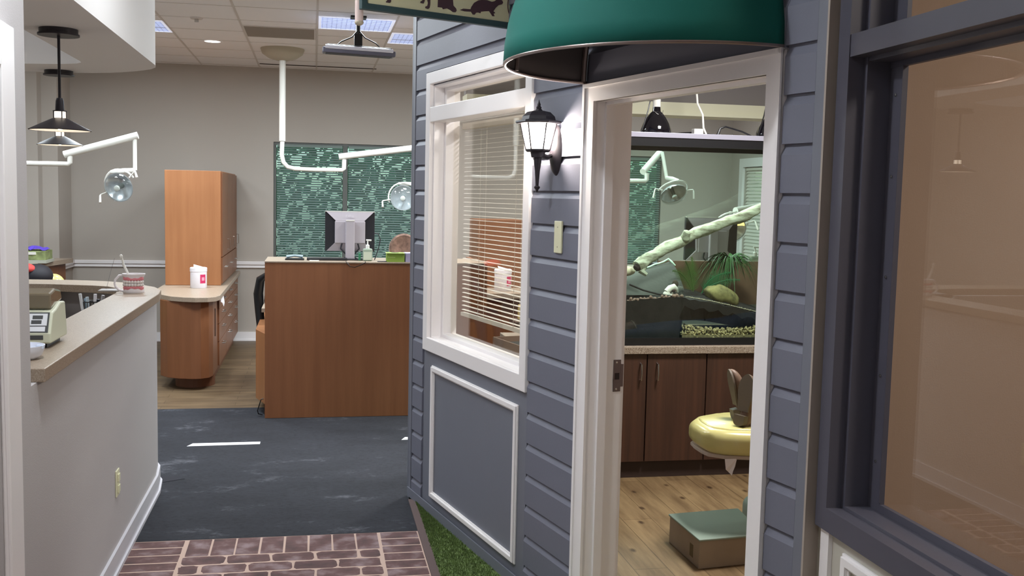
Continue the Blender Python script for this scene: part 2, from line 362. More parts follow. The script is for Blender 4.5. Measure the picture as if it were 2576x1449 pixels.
# windows of the far room
def blinds(name, label, cat, org, u, W_, z0, z1, tilt, pitch, sw, m, group=None, cords=(.25, .75), wand=True):
    """u: unit direction of the slats; the blind hangs in the plane u,z"""
    u = Vector(u); nrm = Vector((0, 0, 1)).cross(u)
    Mx = Matrix((u, nrm, Vector((0, 0, 1)))).transposed().to_4x4(); Mx.translation = org
    t = thing(name, label, cat, Vector(org)+u*W_/2+Vector((0, 0, z0)), group)
    b = MB(Mx); z = z0+pitch; dy = sw/2*math.cos(tilt); dz = sw/2*math.sin(tilt)
    while z < z1-.03:
        b.add([(0, -dy, z-dz), (W_, -dy, z-dz), (W_, 0, z+.0012), (0, 0, z+.0012), (W_, dy, z+dz), (0, dy, z+dz),
               (0, -dy, z-dz-.0006), (W_, -dy, z-dz-.0006), (W_, dy, z+dz-.0006), (0, dy, z+dz-.0006)], [(0, 1, 2, 3), (3, 2, 4, 5), (6, 9, 8, 7)]); z += pitch
    b.build('slats', m, t, recalc=False)
    MB(Mx).box(0, W_, -.02, .02, z1-.03, z1).build('headrail', m, t)
    MB(Mx).box(0, W_, -.012, .012, z0-.01, z0+.008).build('bottom_rail', m, t)
    for k in cords:
        b = MB(Mx); b.box(W_*k-.0008, W_*k+.0008, -.014, -.0125, z0, z1); b.box(W_*k+.01, W_*k+.0115, .0125, .014, z0, z1); b.build('ladder_cord', m, t)
    return t
m_wf = mat('dark_bronze_window_frame', (98, 100, 96), .5)
def window(name, x0, x1, z0, z1, mull):
    b = MB(); b.frame(x0, x1, z0, z1, .03, YB+.02, YB+.1)
    for mx in mull: b.box(mx-.028, mx+.028, YB+.015, YB+.1, z0, z1)
    o = b.build(name, m_wf, kind='structure'); MB().box(x0, x1, YB+.06, YB+.064, z0, z1).build('pane', glassmat('tinted_green_glass', (214, 240, 236)), o); return o
window('window_1', -.443, 1.2, .906, 2.225, [.345])
window('window_2', 3.2, 4.08, .906, 2.19, [])
blinds('window_blind', 'grey green slat blind in the left half of the far window, behind the desk', 'blind', (-.405, YB+.0, 0), (1, 0, 0), .715, .925, 2.2, .75, .0262, .028, m_blindt)
blinds('window_blind', 'grey green slat blind in the right half of the far window, at the siding corner', 'blind', (.38, YB+.0, 0), (1, 0, 0), .80, .925, 2.2, .75, .0262, .028, m_blindt)
blinds('window_blind', 'grey green slat blind seen through the left side of the terrarium', 'blind', (3.22, YB+.0, 0), (1, 0, 0), .84, .925, 2.17, .75, .0262, .028, m_blindt)
# side window of the far room, seen through the terrarium
b = MB(MYr); b.frame(9.22, 11.42, .72, 2.18, .1, -.03, .0); b.frame(9.3, 11.3, .8, 2.1, .04, .03, .09)
o = b.build('window_3', m_white, kind='structure'); MB(MYr).box(9.3, 11.3, .06, .064, .8, 2.1).build('pane', m_glass, o)
blinds('window_blind', 'cream slat blind in the white framed side window behind the terrarium', 'blind', (4.975, 11.28, 0), (0, -1, 0), 1.96, .83, 2.07, 1.0, .04, .045, m_blind)
# greenery outside the windows
def hedge(name, label, x0, x1, y0, y1, h, n, leaf=.09):
    b = MB(); rnd = random.Random(int(h*100+n))
    for i in range(n):
        c = Vector((rnd.uniform(x0, x1), rnd.uniform(y0, y1), rnd.uniform(.0, 1)*h)); c.y += .4*math.sin(c.x*2+c.z)
        d = Vector((rnd.uniform(-1, 1), rnd.uniform(-1, 1), rnd.uniform(-1, 1))).normalized(); a = d.orthogonal().normalized(); e = d.cross(a); s_ = leaf*rnd.uniform(.6, 1.5)
        b.add([c-a*s_, c-e*s_*.5, c+a*s_, c+e*s_*.5], [(0, 1, 2, 3)])
    b.build(name, mat('garden_leaf', (96, 150, 92), .6), kind='stuff', label=label, cat='shrub', recalc=False)
hedge('garden_shrub', 'leafy green garden shrubs outside the far windows', -1.6, 6.2, 13.0, 14.6, 2.6, 5200)
MB().box(-6, 9, 11.9, 20, -.1, -.02).build('garden_ground', mat('lawn', (110, 130, 90), .95), kind='structure')

# ------------------------------------------------------------------ the slate blue siding wall
t_ = Vector((.23333, -.97240, 0)); n_ = Vector((.97240, .23333, 0)); C0 = Vector((.539, 5.59, 0))
MW = Matrix((t_, n_, Vector((0, 0, 1)))).transposed().to_4x4(); MW.translation = C0   # x = along wall to the viewer, y = into the room, z up
def WPt(s, d, z): return MW @ Vector((s, d, z))
TH = .132
b = MB(MW)
b.box(0, .28, 0, TH, 0, CEIL); b.box(.28, 1.46, 0, TH, 0, .93); b.box(.28, 1.46, 0, TH, 2.24, CEIL); b.box(1.46, 2.01, 0, TH, 0, CEIL)
b.box(2.01, 3.03, 0, TH, 2.04, CEIL); b.box(3.03, 3.225, 0, TH-.05, 0, CEIL)
b.build('wall_siding', m_side, kind='structure', label='slate blue clapboard wall core')
G = [1.308+.1315*k for k in range(-10, 14)]      # groove heights
def siding(s0, s1, z0, z1, proud=.013):
    b = MB(MW)
    zs = [z0]+[z for z in G if z0+.01 < z < z1-.01]+[z1]
    for i in range(len(zs)-1):
        a, c = zs[i], zs[i+1]; f = a+(.003 if i else 0); top = c-.027 if i < len(zs)-2 else c; p = -proud
        # board face, then a bevel running back under the next board
        if top <= f: continue
        e = .0
        b.add([(s0, p, f), (s1, p, f), (s1, p, top), (s0, p, top), (s0, -.0005, c-.003), (s1, -.0005, c-.003), (s0, 0, f), (s1, 0, f)],
              [(0, 1, 2, 3), (3, 2, 5, 4), (0, 6, 7, 1), (0, 3, 4, 6), (1, 7, 5, 2)])
    b.build('clapboards', m_side, bpy.data.objects['wall_siding'], recalc=False)
siding(.04, .2, 0.02, CEIL); siding(.2, 1.5, 2.31, CEIL); siding(1.505, 1.94, .02, CEIL); siding(1.94, 3.066, 2.09, CEIL); siding(3.068, 3.192, .02, CEIL)
b = MB(MW); b.box(-.005, .036, -.016, 0, 0, CEIL); b.box(3.196, 3.23, -.016, .02, 0, CEIL); b.box(-.016, 0, -.016, TH, 0, CEIL)
b.box(.21, 1.5, -.006, 0, 0, .862); b.box(.0, 1.95, -.022, -.016, 0, .055); b.box(0, 1.95, -.016, 0, 0, .03)
b.build('corner_board', m_panelblue, bpy.data.objects['wall_siding'])
MB(MW).box(3.23, 3.237, -.016, .06, 0, CEIL).build('trim_9', mat('brown_grey_paint', (172, 160, 150), .4), kind='structure', label='narrow warm grey strip between siding corner and charcoal window')
# moulded panel under the window
def molding(b, x0, x1, z0, z1, y):
    for (w_, o_, p) in ((.036, 0, .008), (.022, .006, .016), (.008, .022, .012)):
        b.frame(x0+o_, x1-o_, z0+o_, z1-o_, w_ if o_ == 0 else w_, y-p, y)
b = MB(MW); molding(b, .345, 1.418, .094, .794, -.006); b.build('trim_5', m_white, kind='structure', label='white picture moulding panel under the siding window', bev=.002)
# window_4: the siding window
b = MB(MW)
b.frame(.22, 1.5, .863, 2.305, .062, -.022, 0, .07, .06)
b.frame(.275, 1.452, .915, 2.25, .02, 0, .055); b.frame(.28, 1.455, .915, 2.25, .038, .055, TH)
b.box(.27, 1.46, -.02, .08, 2.052, 2.128)
b.box(.272, 1.462, -.0, .055, .91, .93)
w4 = b.build('window_4', m_white, kind='structure', label='white framed window in the slate blue siding', bev=.003)
MB(MW).box(.315, 1.42, .098, .102, .95, 2.055).build('pane', m_glass_d, w4)
MB(MW).box(.315, 1.42, .098, .102, 2.125, 2.215).build('pane', m_glass_d, w4)
blinds('window_blind', 'white open slat blind lowered behind the siding window', 'blind', WPt(.33, TH+.03, 0), t_, 1.08, 1.06, 2.05, .12, .0225, .017, m_blind, cords=(.22, .62))
# doorway
b = MB(MW)
b.box(1.945, 2.02, -.02, 0, 0, 2.095); b.box(3.0, 3.066, -.02, 0, 0, 2.095); b.box(2.02, 3.0, -.02, 0, 2.03, 2.095)
b.box(1.945, 1.96, -.026, 0, 0, 2.095); b.box(3.052, 3.066, -.026, 0, 0, 2.095); b.box(1.945, 3.066, -.026, 0, 2.08, 2.095)
b.box(1.945, 2.01, TH, TH+.018, 0, 2.095); b.box(3.03, 3.1, TH, TH+.018, 0, 2.095); b.box(2.01, 3.03, TH, TH+.018, 2.04, 2.095)
b.box(2.0, 2.02, -.01, TH, 0, 2.04); b.box(3.018, 3.04, -.01, TH, 0, 2.04); b.box(2.0, 3.04, -.01, TH, 2.03, 2.05)
b.box(2.02, 2.032, .03, .064, 0, 2.03); b.box(3.006, 3.018, .03, .064, 0, 2.03); b.box(2.02, 3.018, .03, .064, 2.018, 2.03)
b.build('door_2', m_white, kind='structure', label='white cased doorway in the siding wall', bev=.002)
t = thing('strike_plate', 'dull metal strike plate screwed to the left door jamb', 'door hardware', WPt(2.02, .11, .957))
b = MB(MW); zc = 1.017
b.box(2.02, 2.0225, .098, .13, .957, 1.003); b.box(2.02, 2.0225, .098, .104, 1.003, 1.028); b.box(2.02, 2.0225, .124, .13, 1.003, 1.028); b.box(2.02, 2.0225, .098, .13, 1.028, 1.078)
b.box(2.02, 2.0225, .13, .141, .975, 1.062); b.build('plate', m_brass, t, bev=.0008)
MB(MW).box(2.0201, 2.0212, .103, .125, 1.002, 1.029).build('latch_hole', m_gap, t)
for z in (.967, 1.068): MB(MW).lathe((2.0225, .112, z), [(.0045, 0), (.003, .0016), (0, .0018)], 10, T=Matrix.Rotation(math.pi/2, 3, 'Y')).build('screw', m_chrome, t, True)

# ------------------------------------------------------------------ charcoal framed window wall on the right
XR = 1.325
b = MB(); b.box(XR, XR+.13, 2.39, 2.475, 0, CEIL); b.box(XR, XR+.13, -2.2, 2.39, 0, .86); b.box(XR, XR+.13, -2.2, .5, .86, CEIL); b.box(XR, XR+.13, .5, 2.39, 2.66, CEIL)
b.build('wall_right', m_beige, kind='structure', label='warm grey corridor wall under the charcoal window')
MF = Matrix(((0, 1, 0, XR), (-1, 0, 0, 2.425), (0, 0, 1, 0), (0, 0, 0, 1)))   # x = distance toward viewer from the far jamb, y = depth into the wall
b = MB(MF); L_ = 1.9
b.frame(0, L_, .838, 2.67, .055, -.025, .02, .06, .055)
b.frame(.03, L_-.03, .87, 2.64, .042, .017, .085, .036, .03)
b.frame(.05, L_-.05, .88, 2.62, .078, .082, .094, .045, .05)
b.box(.05, L_-.05, -.022, .09, 2.043, 2.098); b.box(.05, L_-.05, .02, .09, 2.032, 2.11); b.box(.05, L_-.05, .08, .094, 2.018, 2.125)
b.frame(.125, .1285, .93, 2.02, .0015, .079, .083)
w5 = b.build('window_5', m_frame, kind='structure', label='deep charcoal blue frame of the right hand corridor window', bev=.002)
MB(MF).box(.12, L_-.12, .095, .099, .92, 2.03).build('pane', m_glass_d, w5)
MB(MF).box(.12, L_-.12, .095, .099, 2.11, 2.6).build('pane', m_glass_d, w5)
b = MB(MF)
for z in (1.03, 1.25, 1.5, 1.75, 1.95): b.lathe((.1, .081, z), [(.004, 0), (.004, .002), (0, .003)], 8, T=Matrix.Rotation(math.pi/2, 3, 'X'))
b.build('screw_heads', m_chrome, w5)
b = MB(MF); b.box(.01, .052, -.012, 0, 0, .838); b.box(.0, L_+1, -.015, 0, 0, .09)
b.build('trim_6', m_white, kind='structure', label='white corner strip below the charcoal window')
b = MB(MF); molding(b, .115, 1.6, .15, .80, 0); b.build('trim_7', m_white, kind='structure', label='white picture moulding under the charcoal window', bev=.002)
# the brown room behind that window
m_tan = mat('tan_brown_wall', (156, 134, 117), .8, bump=.1, bscale=200)
MB().box(1.46, 5.2, 2.72, 2.80, 0, CEIL).build('wall_partition', m_tan, kind='structure', label='tan wall seen behind the charcoal window')
MB().box(3.6, 3.7, -2.2, 2.72, 0, CEIL).build('wall_right', m_tan, kind='structure', label='far side wall of the tan room')
MB().box(1.4, 3.7, -2.3, -2.2, 0, CEIL).build('wall_front', m_tan, kind='structure')
t = thing('office_chair', 'black padded office chair behind the charcoal framed window', 'chair', (1.86, 1.93, 0))
MB().sph((1.86, 1.93, 1.0), (.2, .05, .17), 20, 12).build('backrest', m_black, t, True)
MB().prism(arc(1.86, 1.72, .23, 0, 360, 24)[:-1], .44, .52).build('seat', m_black, t, bev=.02)
MB().tube([(1.86, 1.93, .86), (1.86, 2.0, .7), (1.86, 1.95, .5), (1.86, 1.8, .43)], .02).build('back_bracket', m_black, t, True)
MB().tube([(1.86, 1.72, .05), (1.86, 1.72, .44)], .025).build('gas_lift', m_chrome, t, True)
b = MB()
for k in range(5):
    a = k*2*math.pi/5; b.tube([(1.86, 1.72, .1), (1.86+.28*math.cos(a), 1.72+.28*math.sin(a), .06)], [.022, .014]); b.sph((1.86+.28*math.cos(a), 1.72+.28*math.sin(a), .03), .028)
b.build('castor_base', m_black, t, True)

# ------------------------------------------------------------------ artificial grass
gp = [(.553, 5.53), (.553, 1.0)]+[tuple((C0+t_*3.2-n_*.02).xy[:])]+[tuple((C0+t_*.02-n_*.02).xy[:])]
b = MB(); b.prism(gp, 0, .006)
rnd = random.Random(3); s = 0
for i in range(15000):
    y = rnd.uniform(3.6, 5.5); x1 = .539+(5.59-y)*.2399-.025; x = rnd.uniform(.555, max(.556, x1)); h = rnd.uniform(.008, .02); a = rnd.uniform(0, 6.28); l = .006
    dx, dy = math.cos(a)*.0022, math.sin(a)*.0022
    b.add([(x-dx, y-dy, .005), (x+dx, y+dy, .005), (x+rnd.uniform(-l, l), y+rnd.uniform(-l, l), h)], [(0, 1, 2)])
b.build('artificial_grass', mat('grass_green', (92, 112, 58), .8, var=.35, vscale=40), kind='stuff', label='strip of green artificial grass along the siding wall', cat='grass', recalc=False)

# ------------------------------------------------------------------ low wall, counter, soffit on the left
out_pts = [(-.825, 3.385), (-.825, 5.8), (-.845, 6.02), (-.905, 6.2), (-1.013, 6.36), (-1.12, 6.48), (-1.226, 6.56), (-1.33, 6.605), (-1.468, 6.645), (-1.70, 6.668), (-3.0, 6.668)]
in_pts = [(-3.0, 6.37), (-1.622, 6.37), (-1.498, 6.353), (-1.362, 6.31), (-1.259, 6.276), (-1.166, 6.22), (-1.09, 6.10), (-1.055, 5.83), (-1.05, 3.385)]
MB().prism(out_pts+in_pts, 1.066, 1.11).build('counter', [m_lam], label='long beige speckled laminate bar counter curving left on the low wall', cat='counter', bev=.003)
def off(pts, d):
    r = []
    for i, p in enumerate(pts):
        a = pts[max(i-1, 0)]; c = pts[min(i+1, len(pts)-1)]; tx, ty = c[0]-a[0], c[1]-a[1]; l = math.hypot(tx, ty); r.append((p[0]-ty/l*d, p[1]+tx/l*d))
    return r
wo = off(out_pts, .025); wo[0] = (-.85, 3.32)
wi = off(out_pts, .15); wi[0] = (-.975, 3.32)
MB().prism(wo+wi[::-1], 0, 1.066).build('wall_counter', m_grey, kind='structure', label='low grey wall carrying the bar counter')
bo = off(out_pts, .012); bo[0] = (-.837, 3.2); 
MB().prism(bo+off(out_pts, .03)[::-1], 0, .1).prism(off(out_pts, .002)+off(out_pts, .03)[::-1], 0, .018).build('baseboard_left', mat('vinyl_baseboard', (205, 204, 210), .5), kind='structure')
MB().box(-.85, -.838, 3.134, 3.385, 0, .1).build('baseboard_left', MATS['vinyl_baseboard'], kind='structure')
so = [(-.83, -1.0), (-.83, 5.77), (-.845, 5.88), (-.88, 5.97), (-.935, 6.05), (-.986, 6.11), (-1.07, 6.19), (-1.141, 6.245), (-1.25, 6.3), (-1.359, 6.33), (-1.614, 6.368), (-3.0, 6.4)]
si = [(-3.0, 6.02), (-1.513, 5.959), (-1.34, 5.91), (-1.24, 5.85), (-1.205, 5.79), (-1.198, 5.72), (-1.198, 3.32), (-1.198, -1.0)]
MB().prism(so+si, 2.331, CEIL).build('ceiling_soffit', m_soffit, kind='structure', label='white curved soffit above the counter')
# panel under the far counter arm and lower desk
MB().box(-3.0, -1.5, 6.3, 6.42, .0, 1.066).build('wall_counter', mat('pale_panel', (190, 186, 184), .7), kind='structure', label='inner face of the far arm of the reception counter')
t = thing('reception_desk', 'low beige desk inside the reception counter', 'desk', (-1.4, 5.2, 0))
MB().prism([(-2.6, 6.28), (-1.3, 6.2), (-1.12, 5.9), (-1.08, 3.6), (-1.6, 3.6), (-1.6, 5.6), (-2.6, 5.6)], .72, .76).build('desktop', m_lam, t)
MB().box(-1.58, -1.1, 3.62, 3.66, 0, .72).build('side_panel', m_cherry, t); MB().box(-2.58, -2.54, 5.65, 6.2, 0, .72).build('side_panel', m_cherry, t)

# ------------------------------------------------------------------ items on the counter
def mug():
    cx, cy, z = -.965, 5.86, 1.11
    t = thing('toothy_mug', 'white mug moulded with pink gums and teeth at the counter bend', 'mug', (cx, cy, z))
    mw = mat('white_glazed_plastic', (238, 232, 235), .3); mp = mat('pink_gum', (214, 128, 136), .4); mt = mat('tooth_white', (226, 218, 214), .35)
    def ell(sx, sy): return Matrix.Diagonal((sx, sy, 1))
    prof = [(.0, 0), (.052, 0), (.055, .004), (.053, .03), (.047, .048), (.047, .06), (.05, .078), (.057, .094), (.061, .1), (.061, .104), (.055, .104), (.05, .09), (.046, .02), (0, .015)]
    MB().lathe((cx, cy, z), prof, 32, T=ell(1, .9)).build('cup', mw, t, True)
    for zz, nm, sg in ((.0735, 'upper_gum', 1), (.031, 'lower_gum', -1)):
        b = MB(); vs = []; N = 24
        for k in range(N+1):
            a = math.radians(-165+150*k/N+ (0)); r0 = .0535; wv = .0025*math.sin(k*1.0)+.004*math.sin(k*.31+.6)
            for q, (rr_, dz) in enumerate(((r0-.007, .013+wv), (r0+.001, .010+wv), (r0+.003, 0), (r0-.004, -.008))):
                vs.append((cx+rr_*math.cos(a), cy+.9*rr_*math.sin(a), z+zz+dz*sg))
        b.add(vs, [(4*k+j, 4*k+4+j, 4*k+5+j, 4*k+1+j) for k in range(N) for j in range(3)]); b.build(nm, mp, t, True)
    for row, zz in (('tooth', .0605), ('tooth', .044)):
        for k in range(9):
            a = math.radians(-158+17*k); MB().sph((cx+.051*math.cos(a), cy+.9*.051*math.sin(a), z+zz), (.0085, .0085, .0088), 10, 8).build('tooth', mt, t, True)
    MB().tube([(cx-.045, cy, z+.096), (cx-.075, cy, z+.092), (cx-.096, cy, z+.07), (cx-.1, cy, z+.05), (cx-.094, cy, z+.03), (cx-.075, cy, z+.012), (cx-.045, cy, z+.006)], [.006, .007, .006, .0055, .006, .007, .006], 10).build('handle', mw, t, True)
    t = thing('toothbrush', 'white toothbrush standing in the toothy mug', 'toothbrush', (cx-.03, cy, z+.02))
    MB().tube([(cx-.0, cy, z+.02), (cx-.032, cy, z+.11), (cx-.052, cy, z+.15), (cx-.06, cy, z+.19)], [.004, .006, .007, .004]).build('grip', m_arm, t, True)
    MB().sph((cx-.064, cy-.003, z+.197), (.009, .009, .012)).build('brush_head', m_arm, t, True)
    t = thing('counter_sign', 'small grey plastic clip with a thin wire beside the toothy mug', 'clip', (-1.1, 5.95, 1.11))
    MB().box(-1.16, -1.05, 5.9, 6.0, 1.11, 1.118).build('base', mat('clear_grey', (168, 164, 162), .3), t, bev=.003)
    MB().tube([(-1.13, 5.98, 1.118), (-1.11, 5.98, 1.2), (-1.085, 5.98, 1.29)], .0009, 5).build('wire', MATS['grey_board'] if 'grey_board' in MATS else mat('grey_wire', (120, 116, 116), .5), t)
mug()
def machine():
    # cream tabletop unit with a keypad and smoked lid
    mc = mat('cream_device_shell', (206, 209, 186), .45)
    t = thing('countertop_device', 'cream counter device with smoky lid and keypad at left', 'device', (-1.02, 3.9, 1.11))
    X0, X1 = -1.24, -.905
    # side profile in (y,z)
    prof = [(3.80, 1.128), (3.80, 1.163), (3.838, 1.236), (3.885, 1.243), (3.955, 1.262), (4.02, 1.257), (4.045, 1.145), (4.045, 1.128)]
    n = len(prof); b = MB(); b.add([(X0, y, z) for y, z in prof]+[(X1, y, z) for y, z in prof], [tuple(range(n-1, -1, -1)), tuple(range(n, 2*n))]+[(i, (i+1) % n, n+(i+1) % n, n+i) for i in range(n)])
    b.build('shell', mc, t, bev=.006)
    ms = mat('smoked_lid', (128, 116, 96), .15, coat=.5, alpha=.9)
    lp = [(3.86, 1.243), (3.855, 1.3), (3.93, 1.312), (4.01, 1.30), (4.03, 1.262)]
    n = len(lp); b = MB(); b.add([(X0+.01, y, z) for y, z in lp]+[(X1-.012, y, z) for y, z in lp], [tuple(range(n-1, -1, -1)), tuple(range(n, 2*n))]+[(i, (i+1) % n, n+(i+1) % n, n+i) for i in range(n)]); b.build('smoked_lid', ms, t, bev=.008)
    MB().box(X0+.02, X1-.02, 3.83, 4.02, 1.11, 1.128).build('foot', m_black, t)
    sl = Vector((0, .038, .073)).normalized(); Mx = Matrix((Vector((1, 0, 0)), sl, Vector((0, -sl.z, sl.y)))).transposed().to_4x4(); Mx.translation = (X1-.15, 3.8005, 1.1635)
    MB(Mx).box(0, .14, .004, .08, 0, .0016).build('keypad_border', mat('dark_grey_print', (72, 74, 74), .5), t)
    MB(Mx).box(.0, .134, .03, .075, 0, .002).box(0, .13, .008, .026, 0, .002).build('keypad_face', mat('keypad_white', (226, 228, 232), .4), t)
    for i, (a, c) in enumerate(((.085, .054), (.082, .036), (.04, .054), (.037, .036))): MB(Mx).box(a, a+.034, c, c+.014, 0, .003).build('key', MATS['dark_grey_print'], t, bev=.0008)
    MB().box(-1.02, -.93, 3.7985, 3.802, 1.143, 1.158).build('badge', MATS['dark_grey_print'], t)
machine()
t = thing('paper_mask', 'folded white paper cup mask at the near end of the counter', 'mask', (-.93, 3.58, 1.11))
MB().lathe((-.945, 3.58, 1.11), [(0, 0), (.045, .0), (.062, .012), (.07, .03), (.073, .046), (.07, .046), (.06, .015), (0, .004)], 26).build('cup', mat('soft_white_paper', (226, 230, 242), .7), t, True)
MB().box(-.895, -.872, 3.56, 3.58, 1.145, 1.158).build('tab', mat('pale_blue_tab', (205, 216, 236), .6), t, bev=.002)
# pen holder on the desk inside
t = thing('pen_holder', 'black wire pen holder full of clinic pens inside the counter', 'pen holder', (-1.2, 6.0, .76))
b = MB()
for k in range(16):
    a = k*math.pi/8; b.tube([(-1.21+.045*math.cos(a), 6.0+.045*math.sin(a), .76), (-1.21+.045*math.cos(a), 6.0+.045*math.sin(a), 1.045)], .0022, 5)
for z in (.762, .9, 1.045): b.tube([(-1.21+.045*math.cos(k*math.pi/8), 6.0+.045*math.sin(k*math.pi/8), z) for k in range(17)], .003, 5)
b.build('wire_basket', m_black, t, True)
for k, (c, dx, h) in enumerate((((225, 228, 232), -.045, .33), ((190, 205, 215), -.02, .31), ((235, 232, 235), .01, .325), ((60, 62, 72), .028, .3), ((215, 215, 220), .045, .32), ((150, 172, 190), -.03, .3))):
    o = MB().tube([(-1.21+dx*.4, 6.0+.01*(k % 3-1), .77), (-1.21+dx*1.3, 6.0+.02*(k % 3-1), .76+h)], [.005, .009], 8).build('pen', mat('pen_%d' % k, c, .4), smooth=True,
        label=['white pen leaning left in the holder', 'pale blue pen left of centre in the holder', 'white upright pen in the holder', 'dark capped pen in the holder', 'pale grey pen leaning right in the holder', 'blue grey pen at the back of the holder'][k], cat='pen', group='pens in the wire holder')
t = thing('paper_tray', 'grey papers on a clipboard inside the counter', 'papers', (-1.17, 4.75, .76))
MB().box(-1.3, -1.1, 4.6, 4.9, .76, .765).build('board', mat('grey_board', (90, 92, 92), .6), t); MB().box(-1.29, -1.11, 4.62, 4.88, .765, .768).build('sheet', m_arm, t)
# outlet on the low wall
t = thing('wall_outlet', 'ivory double socket plate on the low grey wall', 'outlet', (-.85, 4.67, .318))
MB().box(-.85, -.843, 4.635, 4.705, .322, .44).build('plate', m_cream, t, bev=.003)
for z in (.355, .405): MB().box(-.843, -.837, 4.652, 4.688, z-.017, z+.017).build('socket', m_cream, t, bev=.002)

# ------------------------------------------------------------------ pendants
def pendant(x, y, label):
    t = thing('pendant_lamp', label, 'lamp', (x, y, 2.331), 'pendant lamps under the soffit')
    MB().lathe((x, y, 2.303), [(0, 0), (.082, 0), (.082, .008), (.076, .009), (.076, .028), (0, .028)], 28).build('ceiling_canopy', m_iron, t, True)
    MB().tube([(x, y, 2.303), (x, y, 2.04)], .006, 8).build('stem', m_iron, t, True)
    MB().lathe((x, y, 1.995), [(0, .055), (.012, .052), (.016, .04), (.018, .0), (.026, -.001), (.026, -.004), (0, -.004)], 20).build('socket_cap', m_iron, t, True)
    MB().lathe((x, y, 1.962), [(.022, 0), (.022, .03)], 20).build('glass_cylinder', emitmat('pendant_glass', (255, 238, 215), 2.2), t, True)
    b = MB()
    for k in range(4):
        a = math.radians(30+90*k); b.box(x+.025*math.cos(a)-.002, x+.025*math.cos(a)+.002, y+.025*math.sin(a)-.002, y+.025*math.sin(a)+.002, 1.955, 1.995)
    b.lathe((x, y, 1.992), [(.018, 0), (.028, 0), (.028, .003), (.018, .003)], 16); b.build('cage', m_iron, t)
    MB().lathe((x, y, 1.913), [(.122, 0), (.124, .002), (.07, .03), (.034, .048), (.024, .052), (.022, .05), (.033, .044), (.069, .026), (.12, -.001), (.122, 0)], 36, cap=False).build('shade', m_iron, t, True)
    MB().lathe((x, y, 1.912), [(.119, 0.0006), (.068, .024), (.032, .041), (.0, .041)], 36, cap=False).build('shade_lining', mat('white_reflector_lining', (240, 236, 226), .5, emit=(255, 238, 214), estr=.5), t, True)
    MB().sph((x, y, 1.935), (.018, .018, .02)).build('bulb', emitmat('pendant_bulb', (255, 236, 205), 14), t, True)
    return t
pendant(-1.046, 4.61, 'nearer black cone pendant lamp hanging under the soffit'); pendant(-1.421, 6.253, 'farther black cone pendant lamp at the soffit bend')

# ------------------------------------------------------------------ dental lights
def lamp_head(t, c, d, r=.125, sway=0):
    """clear round reflector head on a yoke; d = direction it faces"""
    Mx = aim(c, d) @ Matrix.Rotation(sway, 4, 'Z')
    MB(Mx).lathe((0, 0, 0), [(.0, -.05), (.03, -.05), (.045, -.04), (.08, -.022), (.105, 0), (.122, .02), (.125, .028), (.118, .028), (.1, .006), (.06, -.02), (0, -.035)], 30).build('reflector', mat('mirror_reflector', (222, 226, 230), .22, .55), t, True)
    MB(Mx).lathe((0, 0, 0), [(.125, .026), (.122, .05), (.1, .075), (.055, .092), (0, .096)], 30, cap=False).build('clear_shield', glassmat('clear_shield', (236, 240, 240), 1, 1.45), t, True)
    MB(Mx).tube([(0, 0, -.03), (0, 0, .05)], [.02, .016], 12).build('bulb_mount', mat('lamp_core', (120, 124, 118), .4), t, True)
    MB(Mx).lathe((0, 0, .05), [(.016, 0), (.024, .004), (.024, .02), (.016, .024), (0, .024)], 16).build('front_cap', m_arm, t, True)
    pts = [(.145*math.cos(math.radians(a)), .0+.145*math.sin(math.radians(a)), -.01) for a in range(0, 181, 12)]
    MB(Mx).tube(pts, .0075, 8).build('yoke', m_arm, t, True)
    for s_ in (1, -1):
        MB(Mx).tube([(s_*.12, .02, 0), (s_*.2, .035, .0), (s_*.205, .03, .012), (s_*.215, -.02, .06)], [.0065, .0065, .008, .01], 8).build('handle', m_arm, t, True)
    return Mx @ Vector((0, .145, -.01))
def dental_light(label, cover, pole_xy, ztop, path_low, arm, drop, head, d, sway=0):
    t = thing('dental_light', label, 'dental light', (pole_xy[0], pole_xy[1], CEIL))
    if cover: MB().lathe((pole_xy[0], pole_xy[1], CEIL-.11), [(0, 0), (.06, .0), (.13, .02), (.19, .06), (.205, .1), (.205, .11), (0, .11)], 36).build('ceiling_cover', m_armc, t, True)
    MB().tube([(pole_xy[0], pole_xy[1], ztop), (pole_xy[0], pole_xy[1], path_low[0][2]-.0)], .03, 16).build('pole', m_arm, t, True)
    MB().tube(path_low, .021, 14).build('swing_tube', m_arm, t, True)
    MB().tube([arm[0], arm[1]], .031, 16).build('spring_arm', m_arm, t, True)
    MB().tube(drop, .017, 12).build('drop_tube', m_arm, t, True)
    top = lamp_head(t, head, d, sway=sway)
    MB().tube([drop[-1], (drop[-1][0]*.55+top[0]*.45, drop[-1][1]*.55+top[1]*.45, drop[-1][2]*.75+top[2]*.25), top], [.02, .02, .012], 10).build('elbow', m_arm, t, True)
    return t
py = 10.13
dental_light('white dental light whose ceiling pole stands before the far window', True, (-.30, py), 2.95,
    [(-.30, py, 2.16), (-.305, py, 2.03), (-.29, py, 1.96), (-.25, py, 1.915), (-.18, py, 1.898), (.0, py, 1.895), (.27, py, 1.898), (.285, py, 1.91), (.287, py, 2.0)],
    ((.235, py, 2.025), (.985, py, 2.135)), [(.958, py, 2.12), (.955, py, 1.78)], (.86, py-.05, 1.645), (-.15, -1, -.1), .35)
